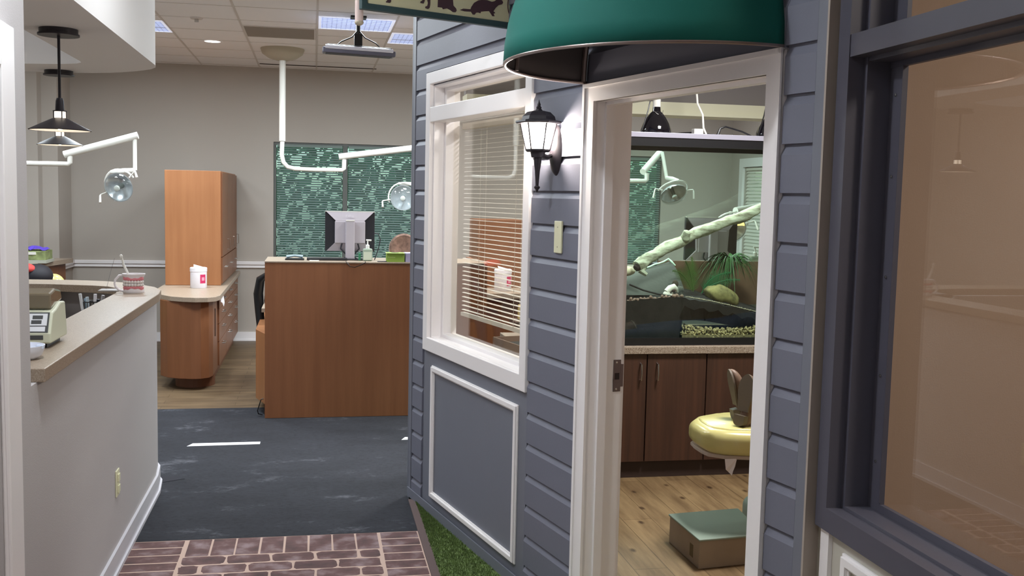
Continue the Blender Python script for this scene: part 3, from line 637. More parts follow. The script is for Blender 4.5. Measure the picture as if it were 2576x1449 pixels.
dental_light('white dental light on a long arm left of the tall cabinet', True, (-2.75, 9.2), 2.95,
    [(-2.75, 9.2, 2.2), (-2.75, 9.2, 1.95), (-2.72, 9.2, 1.89), (-2.65, 9.2, 1.865), (-2.3, 9.2, 1.865), (-2.03, 9.2, 1.868), (-2.016, 9.2, 1.88), (-2.014, 9.2, 1.94)],
    ((-2.06, 9.2, 1.945), (-1.47, 9.2, 2.125)), [(-1.495, 9.2, 2.11), (-1.495, 9.2, 1.83)], (-1.6, 9.12, 1.69), (-.35, -1, -.3), .55)
dental_light('white dental light seen through the terrarium glass, upper left', False, (2.55, 9.0), 3.02,
    [(2.55, 9, 2.2), (2.55, 9, 1.95), (2.58, 9, 1.87), (2.66, 9, 1.845), (2.8, 9, 1.845), (2.975, 9, 1.848), (2.988, 9, 1.86), (2.988, 9, 1.92)],
    ((2.95, 9, 1.93), (3.19, 9.25, 2.12)), [(3.197, 9.2, 2.12), (3.197, 9.05, 1.88)], (3.235, 8.98, 1.755), (.15, -.75, -.9), .0)
# warm lit lamp behind the branch
t = dental_light('lit dental light with warm glowing reflector behind the branch', False, (4.45, 8.6), 3.02,
    [(4.45, 8.6, 2.1), (4.45, 8.6, 1.72)], ((4.45, 8.6, 1.74), (3.5, 8.15, 1.6)), [(3.5, 8.15, 1.6), (3.5, 8.15, 1.54)], (3.42, 8.05, 1.46), (-.1, -.9, -.55), .2)
MB(aim((3.42, 8.05, 1.46), (-.1, -.9, -.55))).lathe((0, 0, 0), [(.03, -.015), (.1, .016), (.112, .026), (.1, .02)], 20, math.radians(20), math.radians(190)).build('glowing_reflector', emitmat('warm_glow', (255, 214, 140), 1.5), t, True)

# ------------------------------------------------------------------ ceiling fittings
def troffer(x, y, label):
    t = thing('ceiling_light', label, 'ceiling light', (x, y, CEIL), 'square louvred ceiling lights'); h = .295
    Mx = Matrix(((1, 0, 0, x), (0, 0, -1, y), (0, 1, 0, 0), (0, 0, 0, 1)))
    MB(Matrix(((1, 0, 0, x), (0, 0, 1, y), (0, 1, 0, 0), (0, 0, 0, 1)))).frame(-h, h, -h, h, .02, CEIL-.007, CEIL).build('frame', mat('bright_light_frame', (240, 240, 245), .4, emit=(225, 232, 255), estr=.35), t)
    b = MB()
    for k in range(-7, 8): b.box(x+k*.038-.001, x+k*.038+.001, y-h+.02, y+h-.02, CEIL-.006, CEIL-.0015)
    for k in range(-3, 4): b.box(x-h+.02, x+h-.02, y+k*.075-.001, y+k*.075+.001, CEIL-.006, CEIL-.0015)
    b.build('louvre', mat('louvre_metal', (205, 210, 225), .3, .6), t)
    MB().box(x-h+.02, x+h-.02, y-h+.02, y+h-.02, CEIL-.0015, CEIL-.0005).build('diffuser', emitmat('troffer_glow', (176, 188, 225), .8), t)
labs = ['square louvred ceiling light above the hanging screen', 'square louvred ceiling light beside the siding corner', 'square louvred ceiling light beside the soffit corner', 'square louvred ceiling light over the asphalt carpet', 'square louvred ceiling light over the left bay', 'square louvred ceiling light over the far middle bay', 'square louvred ceiling light before the side window']
for (x, y), l in zip(TROFFERS, labs): troffer(x, y, l)
def downlight(x, y, label, s=3):
    t = thing('downlight', label, 'ceiling light', (x, y, CEIL), 'round recessed downlights')
    MB().lathe((x, y, CEIL-.006), [(.07, 0), (.09, .0), (.094, .006), (.07, .006), (.07, 0)], 28, cap=False).build('trim_ring', m_white, t, True)
    MB().lathe((x, y, CEIL-.004), [(0, 0), (.07, 0), (.07, .003), (0, .003)], 28).build('lens', emitmat('downlight_lens', (255, 246, 240), s), t, True)
downlight(-.915, 9.83, 'round recessed downlight in the ceiling left of the grille')
for x, y, l in [(.1, .4, 'added unseen as fill above the camera'), (-.5, 2.75, 'added unseen as fill before the charcoal window'), (-.3, 4.25, 'over the brick carpet'), (.62, 4.75, 'close to the siding behind the animal sign'), (-.2, 6.6, 'over the near asphalt carpet'), (-.3, -1.2, 'added unseen as fill at the corridor start')]:  # fixtures nearest the camera are unseen, added to carry the fill lights
    downlight(x, y, 'round recessed downlight '+l)
area('downlight_beam', (-.915, 9.83, CEIL-.02), .13, 5, (1, .96, .9), 110)
t = thing('air_grille', 'grey perforated return air grille in the ceiling', 'air vent', (-.29, 9.1, CEIL))
MB(Matrix(((1, 0, 0, -.29), (0, 0, 1, 9.105), (0, 1, 0, 0), (0, 0, 0, 1)))).frame(-.3, .3, -.3, .3, .015, CEIL-.006, CEIL).build('frame', m_grid, t)
MB().box(-.575, -.005, 8.82, 9.39, CEIL-.004, CEIL-.001).build('perforated_face', mat('perforated_grey', (148, 138, 128), .7, bump=.6, bscale=500), t)
t = thing('linear_diffuser', 'long black slot air diffuser in the ceiling by the far wall', 'air vent', (.05, 11.38, CEIL))
MB().box(-.575, .66, 11.355, 11.375, CEIL-.006, CEIL-.001).build('slot', m_gap, t)
MB().box(-.575, .66, 11.376, 11.395, CEIL-.006, CEIL-.001).build('lip', m_grid, t)
t = thing('sprinkler_head', 'small pale sprinkler cover on the ceiling left of the downlight', 'sprinkler', (-.916, 8.55, CEIL))
MB().lathe((-.916, 8.55, CEIL-.012), [(0, 0), (.045, 0), (.052, .012), (0, .012)], 20).build('cover', m_grid, t, True); MB().lathe((-.916, 8.55, CEIL-.035), [(0, 0), (.016, 0), (.016, .024), (0, .024)], 12).build('nozzle', m_chrome, t, True)
# hanging flat screen
t = thing('hanging_screen', 'flat screen hung face down from the ceiling on a black mount', 'screen', (.33, 8.2, CEIL))
Mx = Matrix.Translation((.333, 8.12, 2.77)) @ Matrix.Rotation(math.radians(5), 4, 'X') @ Matrix.Rotation(math.radians(1.5), 4, 'Y')
MB(Mx).box(-.275, .275, -.17, .17, -.03, .012).build('panel', mat('dark_grey_plastic', (96, 94, 108), .35), t, bev=.008)
MB(Mx).tube([(-.255, -.172, .012), (.255, -.172, .012)], .014, 12).build('silver_bezel', mat('silver_plastic', (222, 222, 235), .25, .3), t, True)
n8 = [(-.25, -.16), (-.2, -.15), (.2, -.15), (.25, -.16), (.23, .12), (-.23, .12)]
MB(Mx).prism(n8, .012, .035).build('back_shell', m_black, t, bev=.01)
MB(Mx).box(-.25, .25, -.15, .15, -.032, -.0295).build('display', mat('black_display', (46, 46, 54), .6), t)
MB().box(.30, .36, 8.08, 8.14, 2.8, 2.9).tube([(.33, 8.11, 2.88), (.33, 8.11, CEIL)], .018).box(.27, .39, 8.05, 8.17, CEIL-.012, CEIL).build('mount', m_black, t)
for s_ in (-1, 1): MB().tube([(.33, 8.1, 2.93), (.33+s_*.05, 8.08, 2.87), (.33+s_*.13, 8.06, 2.83), (.33+s_*.17, 8.1, 2.8)], .005, 6).build('cable', m_black, t, True)

# ------------------------------------------------------------------ tall cabinet unit
def drawer_unit():
    t = thing('tall_cabinet', 'tall cherry wood tower cabinet standing on the curved counter', 'cabinet', (-1.1, 10.75, .79))
    MB().box(-1.345, -.849, 9.85, 11.68, .792, 1.853).build('body', m_cherry, t, bev=.002)
    for k in range(3):
        y0 = 9.87+.6*k; d = MB().box(-.849, -.835, y0, y0+.59, 1.06, 1.84).build('door', m_cherry_desk, t)
        MB().tube([(-.835, y0+.55, 1.1), (-.81, y0+.55, 1.1), (-.81, y0+.55, 1.2), (-.835, y0+.55, 1.2)], .004, 6).build('handle', m_chrome, d)
        d = MB().box(-.849, -.835, y0, y0+.59, .81, 1.05).build('drawer', m_cherry_desk, t)
        MB().tube([(-.835, y0+.22, .95), (-.81, y0+.22, .95), (-.81, y0+.34, .95), (-.835, y0+.34, .95)], .004, 6).build('handle', m_chrome, d)
    base = [(-1.27, 8.98), (-1.2, 8.87), (-1.1, 8.81), (-1.0, 8.78), (-.92, 8.785), (-.86, 8.83), (-.835, 8.92), (-.835, 11.68), (-1.27, 11.68)]
    t = thing('base_cabinet', 'cherry base cabinet with curved front on a round plinth', 'cabinet', (-1.05, 9.9, 0))
    MB().prism(base, .1, .75).build('body', m_cherry_desk, t, bev=.004)
    MB().prism(arc(-1.0, 9.1, .165, 0, 360, 28)[:-1], 0, .1).box(-1.15, -.87, 9.1, 11.6, 0, .1).build('plinth', mat('cherry_plinth', (112, 72, 50), .5), t)
    for k in range(3):
        y0 = 9.35+.76*k
        for (z0, z1) in ((.12, .33), (.335, .49), (.495, .62), (.625, .745)):
            d = MB().box(-.835, -.822, y0, y0+.75, z0, z1).build('drawer', m_cherry_desk, t)
            zc = z1-.05; MB().tube([(-.822, y0+.3, zc), (-.797, y0+.3, zc), (-.797, y0+.42, zc), (-.822, y0+.42, zc)], .005, 6).build('handle', m_chrome, d)
    ctr = [(-1.315, 9.19), (-1.26, 8.98), (-1.17, 8.84), (-1.06, 8.76), (-.96, 8.725), (-.86, 8.74), (-.8, 8.8), (-.775, 8.93), (-.80, 11.7), (-1.37, 11.7), (-1.37, 9.4)]
    MB().prism(ctr, .75, .79).build('cabinet_counter', m_lam, label='beige laminate counter with rounded end under the cherry tower', cat='counter', bev=.003)
drawer_unit()
def canister(x, y, z, label, s=1):
    t = thing('wipes_canister', label, 'wipes tub', (x, y, z), 'white wipes tubs')
    mw = mat('white_tub_plastic', (232, 228, 234), .4)
    MB().lathe((x, y, z), [(0, 0), (.07*s, 0), (.073*s, .004), (.073*s, .15*s), (0, .15*s)], 28).build('tub', mw, t, True)
    MB().lathe((x, y, z+.15*s), [(0, 0), (.076*s, 0), (.076*s, .03*s), (.07*s, .036*s), (0, .036*s)], 28).build('lid', mw, t, True)
    MB().add([(x-.04*s, y-.02*s, z+.186*s), (x+.05*s, y-.02*s, z+.188*s), (x+.03*s, y+.03*s, z+.19*s), (x-.045*s, y+.02*s, z+.212*s), (x-.04*s, y-.02*s, z+.183*s), (x+.05*s, y-.02*s, z+.184*s)], [(0, 1, 2, 3), (0, 4, 5, 1)]).build('wipe', mw, t, recalc=False)
    MB().lathe((x, y, z), [(.0737*s, .045*s), (.0737*s, .125*s)], 8, math.radians(-73), math.radians(-30)).build('magenta_label', mat('magenta_print', (196, 50, 96), .5), t, True)
    MB().lathe((x, y, z), [(.0741*s, .07*s), (.0741*s, .1*s)], 6, math.radians(-62), math.radians(-40)).build('red_mark', mat('white_print', (225, 150, 170), .5), t, True)
canister(-1.025, 9.62, .79, 'white wipes tub with magenta label beside the cherry tower')
t = thing('tissue_scrap', 'torn white tissue hanging at the top drawer of the cherry cabinet', 'tissue', (-.79, 9.3, .66))
MB().add([(-.80, 9.25, .745), (-.79, 9.42, .75), (-.785, 9.4, .70), (-.775, 9.36, .68), (-.78, 9.33, .65), (-.79, 9.29, .69), (-.797, 9.24, .70)], [(0, 1, 2, 3, 4, 5, 6)]).build('tissue', mat('tissue_white', (232, 228, 230), .8), t, recalc=False)
t = thing('door_cabinet_note', 'small dark latch strip on the side of the cherry base cabinet', 'latch', (-.83, 9.1, .45))
MB().box(-.836, -.83, 9.08, 9.1, .42, .66).build('strip', m_gap, t)

# ------------------------------------------------------------------ desk with the monitor
t = thing('desk', 'large cherry panelled desk standing on the asphalt carpet', 'desk', (.45, 8.0, 0))
MB().box(-.35, 1.3, 7.66, 7.69, .003, 1.16).build('front_panel', m_cherry_desk, t)
MB().box(-.352, 1.3, 7.655, 8.2, 1.16, 1.168).build('top', m_lam, t)
MB().box(-.35, -.32, 7.69, 7.9, .003, 1.16).build('side_panel', m_cherry_desk, t); MB().box(1.27, 1.3, 7.69, 8.6, 0, 1.16).build('side_panel', m_cherry_desk, t)
MB().prism([(-.35, 7.69), (-.43, 7.95), (-.43, 9.4), (-.2, 9.4), (-.2, 7.69)], .10, .63).build('pedestal', m_cherry, t, bev=.002)
MB().box(-.36, -.22, 7.8, 9.35, 0, .1).build('pedestal_foot', m_kick, t)
MB().box(-.4, 1.27, 8.2, 8.75, .73, .76).build('work_surface', m_lam, t)
MB().tube([(-.37, 7.75, .01), (-.4, 7.74, .02), (-.405, 7.72, .05), (-.38, 7.73, .13), (-.345, 7.74, .14)], .004, 6).build('floor_cable', m_black, smooth=True, label='thin black cable looping at the left foot of the desk', cat='cable')
MB().tube([(.235, 7.70, 1.17), (.24, 7.652, 1.168), (.265, 7.648, 1.135), (.3, 7.648, 1.13), (.35, 7.648, 1.15), (.38, 7.652, 1.168), (.38, 7.7, 1.17)], .0025, 6).build('hanging_cable', m_black, smooth=True, label='thin black cable drooping over the top edge of the desk', cat='cable')
def monitor(x, y, z, label, h=.305, w_=.376, flip=False):
    t = thing('monitor', label, 'monitor', (x, y, z)); ms = mat('silver_grey_monitor', (178, 172, 180), .4, .15); mk = mat('monitor_black', (34, 34, 40), .45)
    zb = z+.065; zt = zb+h; xl, xr = x-w_/2, x+w_/2
    MB().box(xl, xr, y, y+.03, zb, zt).build('screen_body', mk, t, bev=.004)
    MB().box(xl+.015, xr-.015, y+.03, y+.032, zb+.015, zt-.015).build('display', mat('dim_display', (30, 34, 44), .15), t)
    # silver hourglass shaped back
    pts = [(xl+.01, zb), (xl+.085, zb+.075), (xl+.078, zb+.235), (xl+.004, zt), (xr-.004, zt), (xr-.078, zb+.235), (xr-.085, zb+.075), (xr-.01, zb)]
    n = len(pts); b = MB(); b.add([(a, y-.008-(.018 if .04 < c-zb < .26 else 0), c) for a, c in pts]+[(a, y+.004, c) for a, c in pts], [tuple(range(n)), tuple(range(2*n-1, n-1, -1))]+[(i, n+i, n+(i+1) % n, (i+1) % n) for i in range(n)])
    b.build('rear_shell', ms, t)
    MB().box(x-.115, x+.115, y-.03, y-.01, zb+.06, zb+.23).build('rear_bulge', ms, t, bev=.006)
    MB().box(xl, xr, y-.01, y+.005, zt-.004, zt+.001).build('top_edge', m_arm, t)
    MB().box(x-.035, x+.035, y-.06, y-.03, z+.005, zb+.24).build('stand', ms, t, bev=.008)
    MB().box(x-.033, x+.033, y-.062, y-.05, zb+.232, zb+.24).build('stand_highlight', m_arm, t)
    MB().box(x-.13, x+.13, y-.09, y+.1, z, z+.008).build('stand_base', mk, t, bev=.003)
    Mx = Matrix(((1, 0, 0, x), (0, 0, -1, y-.0265), (0, 1, 0, zt-.038), (0, 0, 0, 1)))
    if not flip: text_part('DELL', .03, Mx, mat('emboss_light', (208, 204, 210), .4), t)
    for s_ in (-1, 1): MB().tube([(x+s_*.06, y-.02, zb+.06), (x+s_*.07, y-.03, zb+.02), (x+s_*.02, y-.03, z+.03), (x+s_*.05, y-.04, z+.01)], .006, 8).build('cable', mk, t, True)
    if not flip: MB().tube([(xr, y+.01, zb+.14), (xr+.03, y+.01, zb+.135), (xr+.045, y, zb+.09), (xr+.03, y, zb+.02), (xr-.0, y-.02, z+.0)], .004, 6).build('side_cable', mk, t, True)
    return t
monitor(.273, 7.95, 1.168, 'silver and black monitor seen from behind on the desk')
def pump_bottle(x, y, z, s, label):
    t = thing('sanitizer_bottle', label, 'pump bottle', (x, y, z), 'clear sanitizer pump bottles')
    MB().box(x-.036*s, x+.036*s, y-.022*s, y+.022*s, z, z+.095*s).build('bottle', mat('clear_gel', (178, 196, 180), .15, trans=.35), t, bev=.01*s)
    MB().box(x-.03*s, x+.03*s, y-.0228*s, y-.022*s, z+.01*s, z+.07*s).build('paper_label', mat('faded_label', (190, 200, 184), .5), t)
    MB().lathe((x, y, z+.095*s), [(0, 0), (.014*s, 0), (.014*s, .025*s), (.006*s, .03*s), (.005*s, .06*s), (0, .06*s)], 14).tube([(x-.012*s, y, z+.158*s), (x+.028*s, y, z+.156*s)], .006*s, 8).build('pump', mat('pump_white', (226, 228, 224), .3), t, True)
pump_bottle(.401, 7.8, 1.168, 1, 'clear sanitizer pump bottle right of the desk monitor')
MB().box(.335, .352, 7.83, 7.87, 1.168, 1.225).build('green_bottle', mat('green_plastic', (60, 130, 96), .4), label='small green bottle behind the sanitizer on the desk', cat='bottle', bev=.004)
t = thing('tissue_box', 'green tissue box on the desk near the siding corner', 'tissue box', (.605, 7.76, 1.168))
MB().box(.54, .672, 7.7, 7.82, 1.168, 1.236).build('carton', mat('lime_green_card', (122, 150, 62), .6), t, bev=.002)
MB().prism(arc(.605, 7.76, .03, 0, 360, 16)[:-1], 1.2355, 1.2368).build('opening', m_gap, t)
MB().box(.535, .675, 7.69, 7.83, 1.234, 1.2355).build('lid_face', mat('pale_green_card', (176, 196, 120), .6), t)
text_part('Scotties', .018, Matrix(((1, 0, 0, .575), (0, 0, -1, 7.6995), (0, 1, 0, 1.205), (0, 0, 0, 1))), MATS['pale_green_card'], t)
t = thing('glove_box', 'pale blue glove box at the right end of the desk', 'glove box', (.74, 7.78, 1.168))
MB().box(.68, .84, 7.7, 7.86, 1.168, 1.236).build('carton', mat('pale_violet_card', (150, 148, 178), .6), t, bev=.002)
MB().box(.7, .78, 7.72, 7.8, 1.236, 1.239).build('label_patch', m_arm, t)
t = thing('wicker_basket', 'brown round woven basket leaning behind the boxes on the desk', 'basket', (.69, 7.95, 1.168))
b = MB()
for k in range(7): b.lathe((.69, 7.98, 1.255), [(.03+.012*k, -.01), (.036+.012*k, -.016), (.042+.012*k, -.01), (.036+.012*k, 0)], 28, T=Matrix.Rotation(math.radians(80), 3, 'X'))
b.lathe((.69, 7.98, 1.255), [(.0, -.02), (.11, -.01), (.115, .03), (.1, .04), (.0, .0)], 28, T=Matrix.Rotation(math.radians(80), 3, 'X'))
b.build('weave', mat('brown_wicker', (118, 92, 80), .8, var=.4, vscale=30, bump=.5, bscale=60), t, True)
MB().lathe((.69, 7.98, 1.255), [(.108, -.012), (.116, -.016), (.116, -.004), (.108, -.002)], 28, T=Matrix.Rotation(math.radians(80), 3, 'X')).build('rim', mat('pale_wicker', (180, 160, 146), .7), t, True)
for x, y, l, k, c in ((-.05, 7.85, 'black keyboard lying on the desk left of the monitor', (.3, .1, .018), (30, 30, 34)), (.47, 7.72, 'thin black pad on the desk right of the pump bottle', (.09, .03, .006), (30, 30, 34))):
    MB().box(x, x+k[0], y-k[1]/2, y+k[1]/2, 1.168, 1.168+k[2]).build('keyboard' if k[0] > .2 else 'pad', mat('dark_desk_item', c, .5), label=l, cat='keyboard' if k[0] > .2 else 'pad', bev=.003)
MB().box(-.03, .04, 7.72, 7.78, 1.168, 1.172).build('paper_slip', m_arm, label='white paper slip on the desk top left of the monitor', cat='paper')
t = thing('desk_phone', 'pale blue handset lying on the desk left of the keyboard', 'phone', (-.13, 7.85, 1.168))
MB().box(-.21, -.07, 7.8, 7.9, 1.168, 1.18).build('base', m_black, t, bev=.004); MB().tube([(-.2, 7.85, 1.19), (-.14, 7.85, 1.2), (-.08, 7.85, 1.192)], [.012, .008, .012]).build('handset', mat('steel_blue', (150, 170, 180), .4), t, True)
# chair behind the desk
t = thing('stool_chair', 'black curved chair back showing left of the desk', 'chair', (-.27, 8.55, 0))
MB().tube([(-.36, 8.5, 1.02), (-.425, 8.55, .96), (-.445, 8.6, .84), (-.435, 8.6, .7), (-.42, 8.58, .5)], [.015, .035, .04, .038, .03], 12).build('backrest', m_black, t, True)
MB().sph((-.2, 8.62, .78), (.2, .1, .26)).build('back_pad', m_black, t, True)
b = MB().prism(arc(-.2, 8.98, .2, 0, 360, 24)[:-1], .52, .58); b.build('seat', m_black, t, bev=.02)
MB().tube([(-.2, 8.98, .04), (-.2, 8.98, .52)], .025).tube([(-.42, 8.58, .5), (-.3, 8.8, .5), (-.2, 8.95, .52)], .02).build('post', m_chrome, t, True)
b = MB()
for k in range(5):
    a = k*2*math.pi/5; b.tube([(-.2, 8.98, .08), (-.2+.2*math.cos(a), 8.98+.2*math.sin(a), .04)], .015)
b.build('star_base', m_black, t, True)

# ------------------------------------------------------------------ far left bay: shelf, gloves, person
t = thing('side_counter_unit', 'small cherry side unit with beige top in the far left bay', 'cabinet', (-2.75, 10.4, 0))
MB().prism([(-3.2, 9.9), (-2.5, 9.9), (-2.34, 10.75), (-3.2, 10.75)], .93, .972).build('top', m_lam, t)
MB().prism([(-3.18, 9.95), (-2.52, 9.95), (-2.4, 10.7), (-3.18, 10.7)], 0, .93).build('body', m_cherry_desk, t)
t = thing('supply_box', 'clear and green box of supplies on the far left side unit', 'box', (-2.5, 10.2, .972))
MB().box(-2.66, -2.41, 10.0, 10.3, .972, 1.0).build('tray', mat('grey_card', (170, 172, 160), .6), t); MB().box(-2.65, -2.42, 10.02, 10.28, 1.0, 1.085).build('carton', mat('olive_card', (128, 138, 92), .6, var=.4, vscale=20), t, bev=.003)
MB().box(-2.58, -2.50, 10.012, 10.02, 1.05, 1.075).build('label_patch', m_arm, t)
b = MB(); rnd = random.Random(4)
gv = []
for i in range(9):
    for j in range(5):
        gv.append((-2.63+.026*i+rnd.uniform(-.006, .006), 10.04+.05*j, 1.088+max(0, .045*math.sin(math.pi*i/8)*math.sin(math.pi*(j+.5)/5)+rnd.uniform(-.012, .012))))
b.add(gv, [(i*5+j, (i+1)*5+j, (i+1)*5+j+1, i*5+j+1) for i in range(8) for j in range(4)]).build('glove_pile', mat('violet_nitrile', (92, 70, 190), .45), label='crumpled violet gloves heaped on the supply box', cat='gloves', recalc=False)

def skin_body(name, joints, edges, m, parent=None, sub=2):
    me = bpy.data.meshes.new(name); base = WLOC[parent.name] if parent else Vector((0, 0, 0))
    me.from_pydata([Vector(j[0])-base for j in joints], edges, []); ob = bpy.data.objects.new(name, me); COL.objects.link(ob)
    sk = ob.modifiers.new('skin', 'SKIN'); sk.use_smooth_shade = True
    for v, j in zip(me.skin_vertices[0].data, joints):
        r = j[1]; v.radius = (r, r) if not isinstance(r, tuple) else r
    me.skin_vertices[0].data[0].use_root = True
    ss = ob.modifiers.new('sub', 'SUBSURF'); ss.levels = sub; ss.render_levels = sub
    me.materials.append(m)
    if parent: ob.parent = parent; WLOC[ob.name] = base
    return ob
# person bending over in the far left bay
m_navy = mat('dark_navy_cloth', (44, 44, 54), .85); m_skin = mat('skin', (178, 130, 106), .55); m_red = mat('red_cloth', (196, 66, 62), .8)
t = thing('person', 'person in a dark navy top and red cap bending forward in the far left bay', 'person', (-2.35, 9.3, 0))
J = [((-2.30, 9.35, .55), .14), ((-2.28, 9.28, .72), .13), ((-2.29, 9.2, .86), .12), ((-2.34, 9.12, .90), .085), ((-2.36, 9.06, .94), .05), ((-2.36, 9.03, .97), .06), ((-2.34, 9.02, .99), .05),
     ((-2.2, 9.15, .87), .06), ((-2.16, 9.0, .74), .045), ((-2.26, 8.86, .66), .035), ((-2.33, 8.8, .65), .025),
     ((-2.42, 9.25, .86), .06), ((-2.5, 9.1, .72), .045), ((-2.48, 8.92, .66), .035), ((-2.43, 8.82, .65), .025),
     ((-2.22, 9.35, .5), .09), ((-2.2, 9.0, .48), .07), ((-2.2, 8.96, .25), .05), ((-2.2, 8.94, .06), .04), ((-2.2, 8.82, .035), .03),
     ((-2.38, 9.37, .5), .09), ((-2.4, 9.0, .48), .07), ((-2.4, 8.96, .25), .05), ((-2.4, 8.94, .06), .04), ((-2.4, 8.82, .035), .03)]
E_ = [(0, 1), (1, 2), (2, 3), (3, 4), (4, 5), (5, 6), (2, 7), (7, 8), (8, 9), (9, 10), (2, 11), (11, 12), (12, 13), (13, 14), (0, 15), (15, 16), (16, 17), (17, 18), (18, 19), (0, 20), (20, 21), (21, 22), (22, 23), (23, 24)]
skin_body('body', J, E_, m_navy, t)
MB().sph((-2.37, 9.07, 1.0), (.11, .09, .045), 18, 10, Matrix.Rotation(.12, 3, 'Y')).build('cap', m_red, t, True)
MB().sph((-2.28, 9.14, .93), (.13, .13, .1), 18, 12).build('collar_and_hair', mat('black_hair', (32, 30, 36), .7), t, True)
# yellow chair beyond
m_yel = mat('yellow_vinyl', (206, 196, 128), .25, coat=.3)
t = thing('treatment_chair', 'pale yellow treatment chair back behind the bending person', 'dental chair', (-2.1, 9.7, 0))
MB().sph((-2.24, 9.55, .815), (.095, .06, .10), 20, 12).build('headrest', m_yel, t, True)
MB().tube([(-2.25, 9.6, .76), (-2.25, 9.68, .5)], .03).box(-2.45, -1.95, 9.62, 9.88, .42, .53).build('seat', m_yel, t, bev=.05)
MB().tube([(-2.2, 9.75, 0.02), (-2.2, 9.75, .42)], [.1, .07], 16).build('column', m_arm, t, True)
MB().prism(arc(-2.2, 9.75, .12, 0, 360, 24)[:-1], 0, .03).build('foot_plate', m_arm, t)

# ------------------------------------------------------------------ lantern, switch plate, awning, sign
def glow_glass():
    m = bpy.data.materials.new('glowing_lantern_glass'); m.use_nodes = True; nt = m.node_tree; nt.nodes.clear()
    o = nt.nodes.new('ShaderNodeOutputMaterial'); t = nt.nodes.new('ShaderNodeBsdfTransparent'); e = nt.nodes.new('ShaderNodeEmission'); e.inputs[0].default_value = srgb(255, 242, 230); e.inputs[1].default_value = 5
    a = nt.nodes.new('ShaderNodeAddShader'); nt.links.new(t.outputs[0], a.inputs[0]); nt.links.new(e.outputs[0], a.inputs[1]); nt.links.new(a.outputs[0], o.inputs[0]); return m
def lantern():
    c = WPt(1.72, -.093, 0); x, y = c.x, c.y
    t = thing('wall_lantern', 'black coach lantern glowing on the siding left of the doorway', 'lantern', (x, y, 1.71)); Rz = Matrix.Rotation(math.atan2(t_.y, t_.x), 3, 'Z')
    H8 = 6
    def ring(r): return [(r*math.cos(math.radians(60*k)), r*math.sin(math.radians(60*k))) for k in range(6)]
    def poly_lathe(prof, name, m): MB().lathe((x, y, 0), prof, 6, T=Rz).build(name, m, t)
    b = MB(); b.lathe((x, y, 0), [(.085, 1.962), (.09, 1.966), (.088, 1.972), (.066, 1.976), (.062, 1.99), (.045, 2.006), (.02, 2.012), (.0, 2.013)], 6, T=Rz); b.build('roof', m_iron, t)
    MB().lathe((x, y, 2.008), [(.016, 0), (.013, .008), (.009, .01), (.011, .016), (.006, .022), (.007, .027), (.003, .036), (0, .048)], 14).build('finial', m_iron, t, True)
    MB().lathe((x, y, 0), [(.044, 1.862), (.068, 1.958)], 6, T=Rz, cap=False).build('glass_panes', glow_glass(), t)
    b = MB()
    for k in range(6):
        a = math.radians(60*k); p = Rz @ Vector((math.cos(a), math.sin(a), 0)); b.tube([(x+p.x*.046, y+p.y*.046, 1.862), (x+p.x*.07, y+p.y*.07, 1.962)], .0028, 6)
    b.lathe((x, y, 1.853), [(0, 0), (.042, 0), (.048, .005), (.048, .011), (0, .011)], 6, T=Rz); b.build('cage', m_iron, t)
    MB().lathe((x, y, 0), [(.0, 1.83), (.026, 1.832), (.03, 1.854), (0, 1.854)], 12).build('gallery', m_iron, t, True)
    MB().lathe((x, y, 0), [(0, 1.698), (.004, 1.7), (.006, 1.708), (.011, 1.714), (.012, 1.719), (.006, 1.724), (.01, 1.78), (.015, 1.815), (.016, 1.832), (0, 1.832)], 12).build('tail', m_iron, t, True)
    b = MB(MW); b.tube([(1.72, -.09, 1.845), (1.72, -.05, 1.835), (1.72, -.03, 1.845)], .009, 8); b.build('bracket_arm', m_iron, t, True)
    b = MB(MW); T = Matrix.Rotation(math.pi/2, 3, 'X') @ Matrix.Diagonal((.8, 1.7, 1)); b.lathe((1.722, -.013, 1.862), [(0, .022), (.03, .02), (.05, .012), (.058, 0), (0, 0)], 28, T=T); b.build('wall_plate', m_iron, t, True)
    point('lantern_bulb', (x, y, 1.915), 9, (1, .87, .74), .02)
lantern()
t = thing('blank_plate', 'ivory blank switch plate on the siding below the lantern', 'switch plate', WPt(1.765, -.02, 1.463))
b = MB(MW); b.box(1.735, 1.797, -.022, -.013, 1.464, 1.589); b.build('plate', m_cream, t, bev=.003)
for z in (1.488, 1.565): MB(MW).lathe((1.766, -.022, z), [(.0028, 0), (0, .001)], 8, T=Matrix.Rotation(math.pi/2, 3, 'X')).build('screw', mat('screw_dark', (120, 116, 92), .5), t)
# awning: quarter dome over the door
t = thing('awning', 'dark green half round fabric awning above the doorway', 'awning', WPt(2.505, -.25, 2.1))
m_awn = mat('green_awning_cloth', (16, 100, 90), .75, bump=.08, bscale=500, spec=.4)
b = MB(MW); R_, Hh = .557, .56; prof = []
N1, N2 = 72, 14
vs = []
for i in range(N2+1):
    e = math.radians(88*i/N2) ; r = math.cos(e) if i else 1; z = 2.103+Hh*math.sin(e)
    for k in range(N1+1):
        a = math.pi*k/N1; vs.append((2.505-.558*r*math.cos(a), -.014-.525*r*math.sin(a), z))
b.add(vs, [(i*(N1+1)+k, i*(N1+1)+k+1, (i+1)*(N1+1)+k+1, (i+1)*(N1+1)+k) for i in range(N2) for k in range(N1)])
o = b.build('canopy', m_awn, t, True); sol = o.modifiers.new('s', 'SOLIDIFY'); sol.thickness = .003; o.data.materials.append(mat('dark_awning_lining', (84, 78, 80), .8)); sol.material_offset = 1; sol.offset = -1
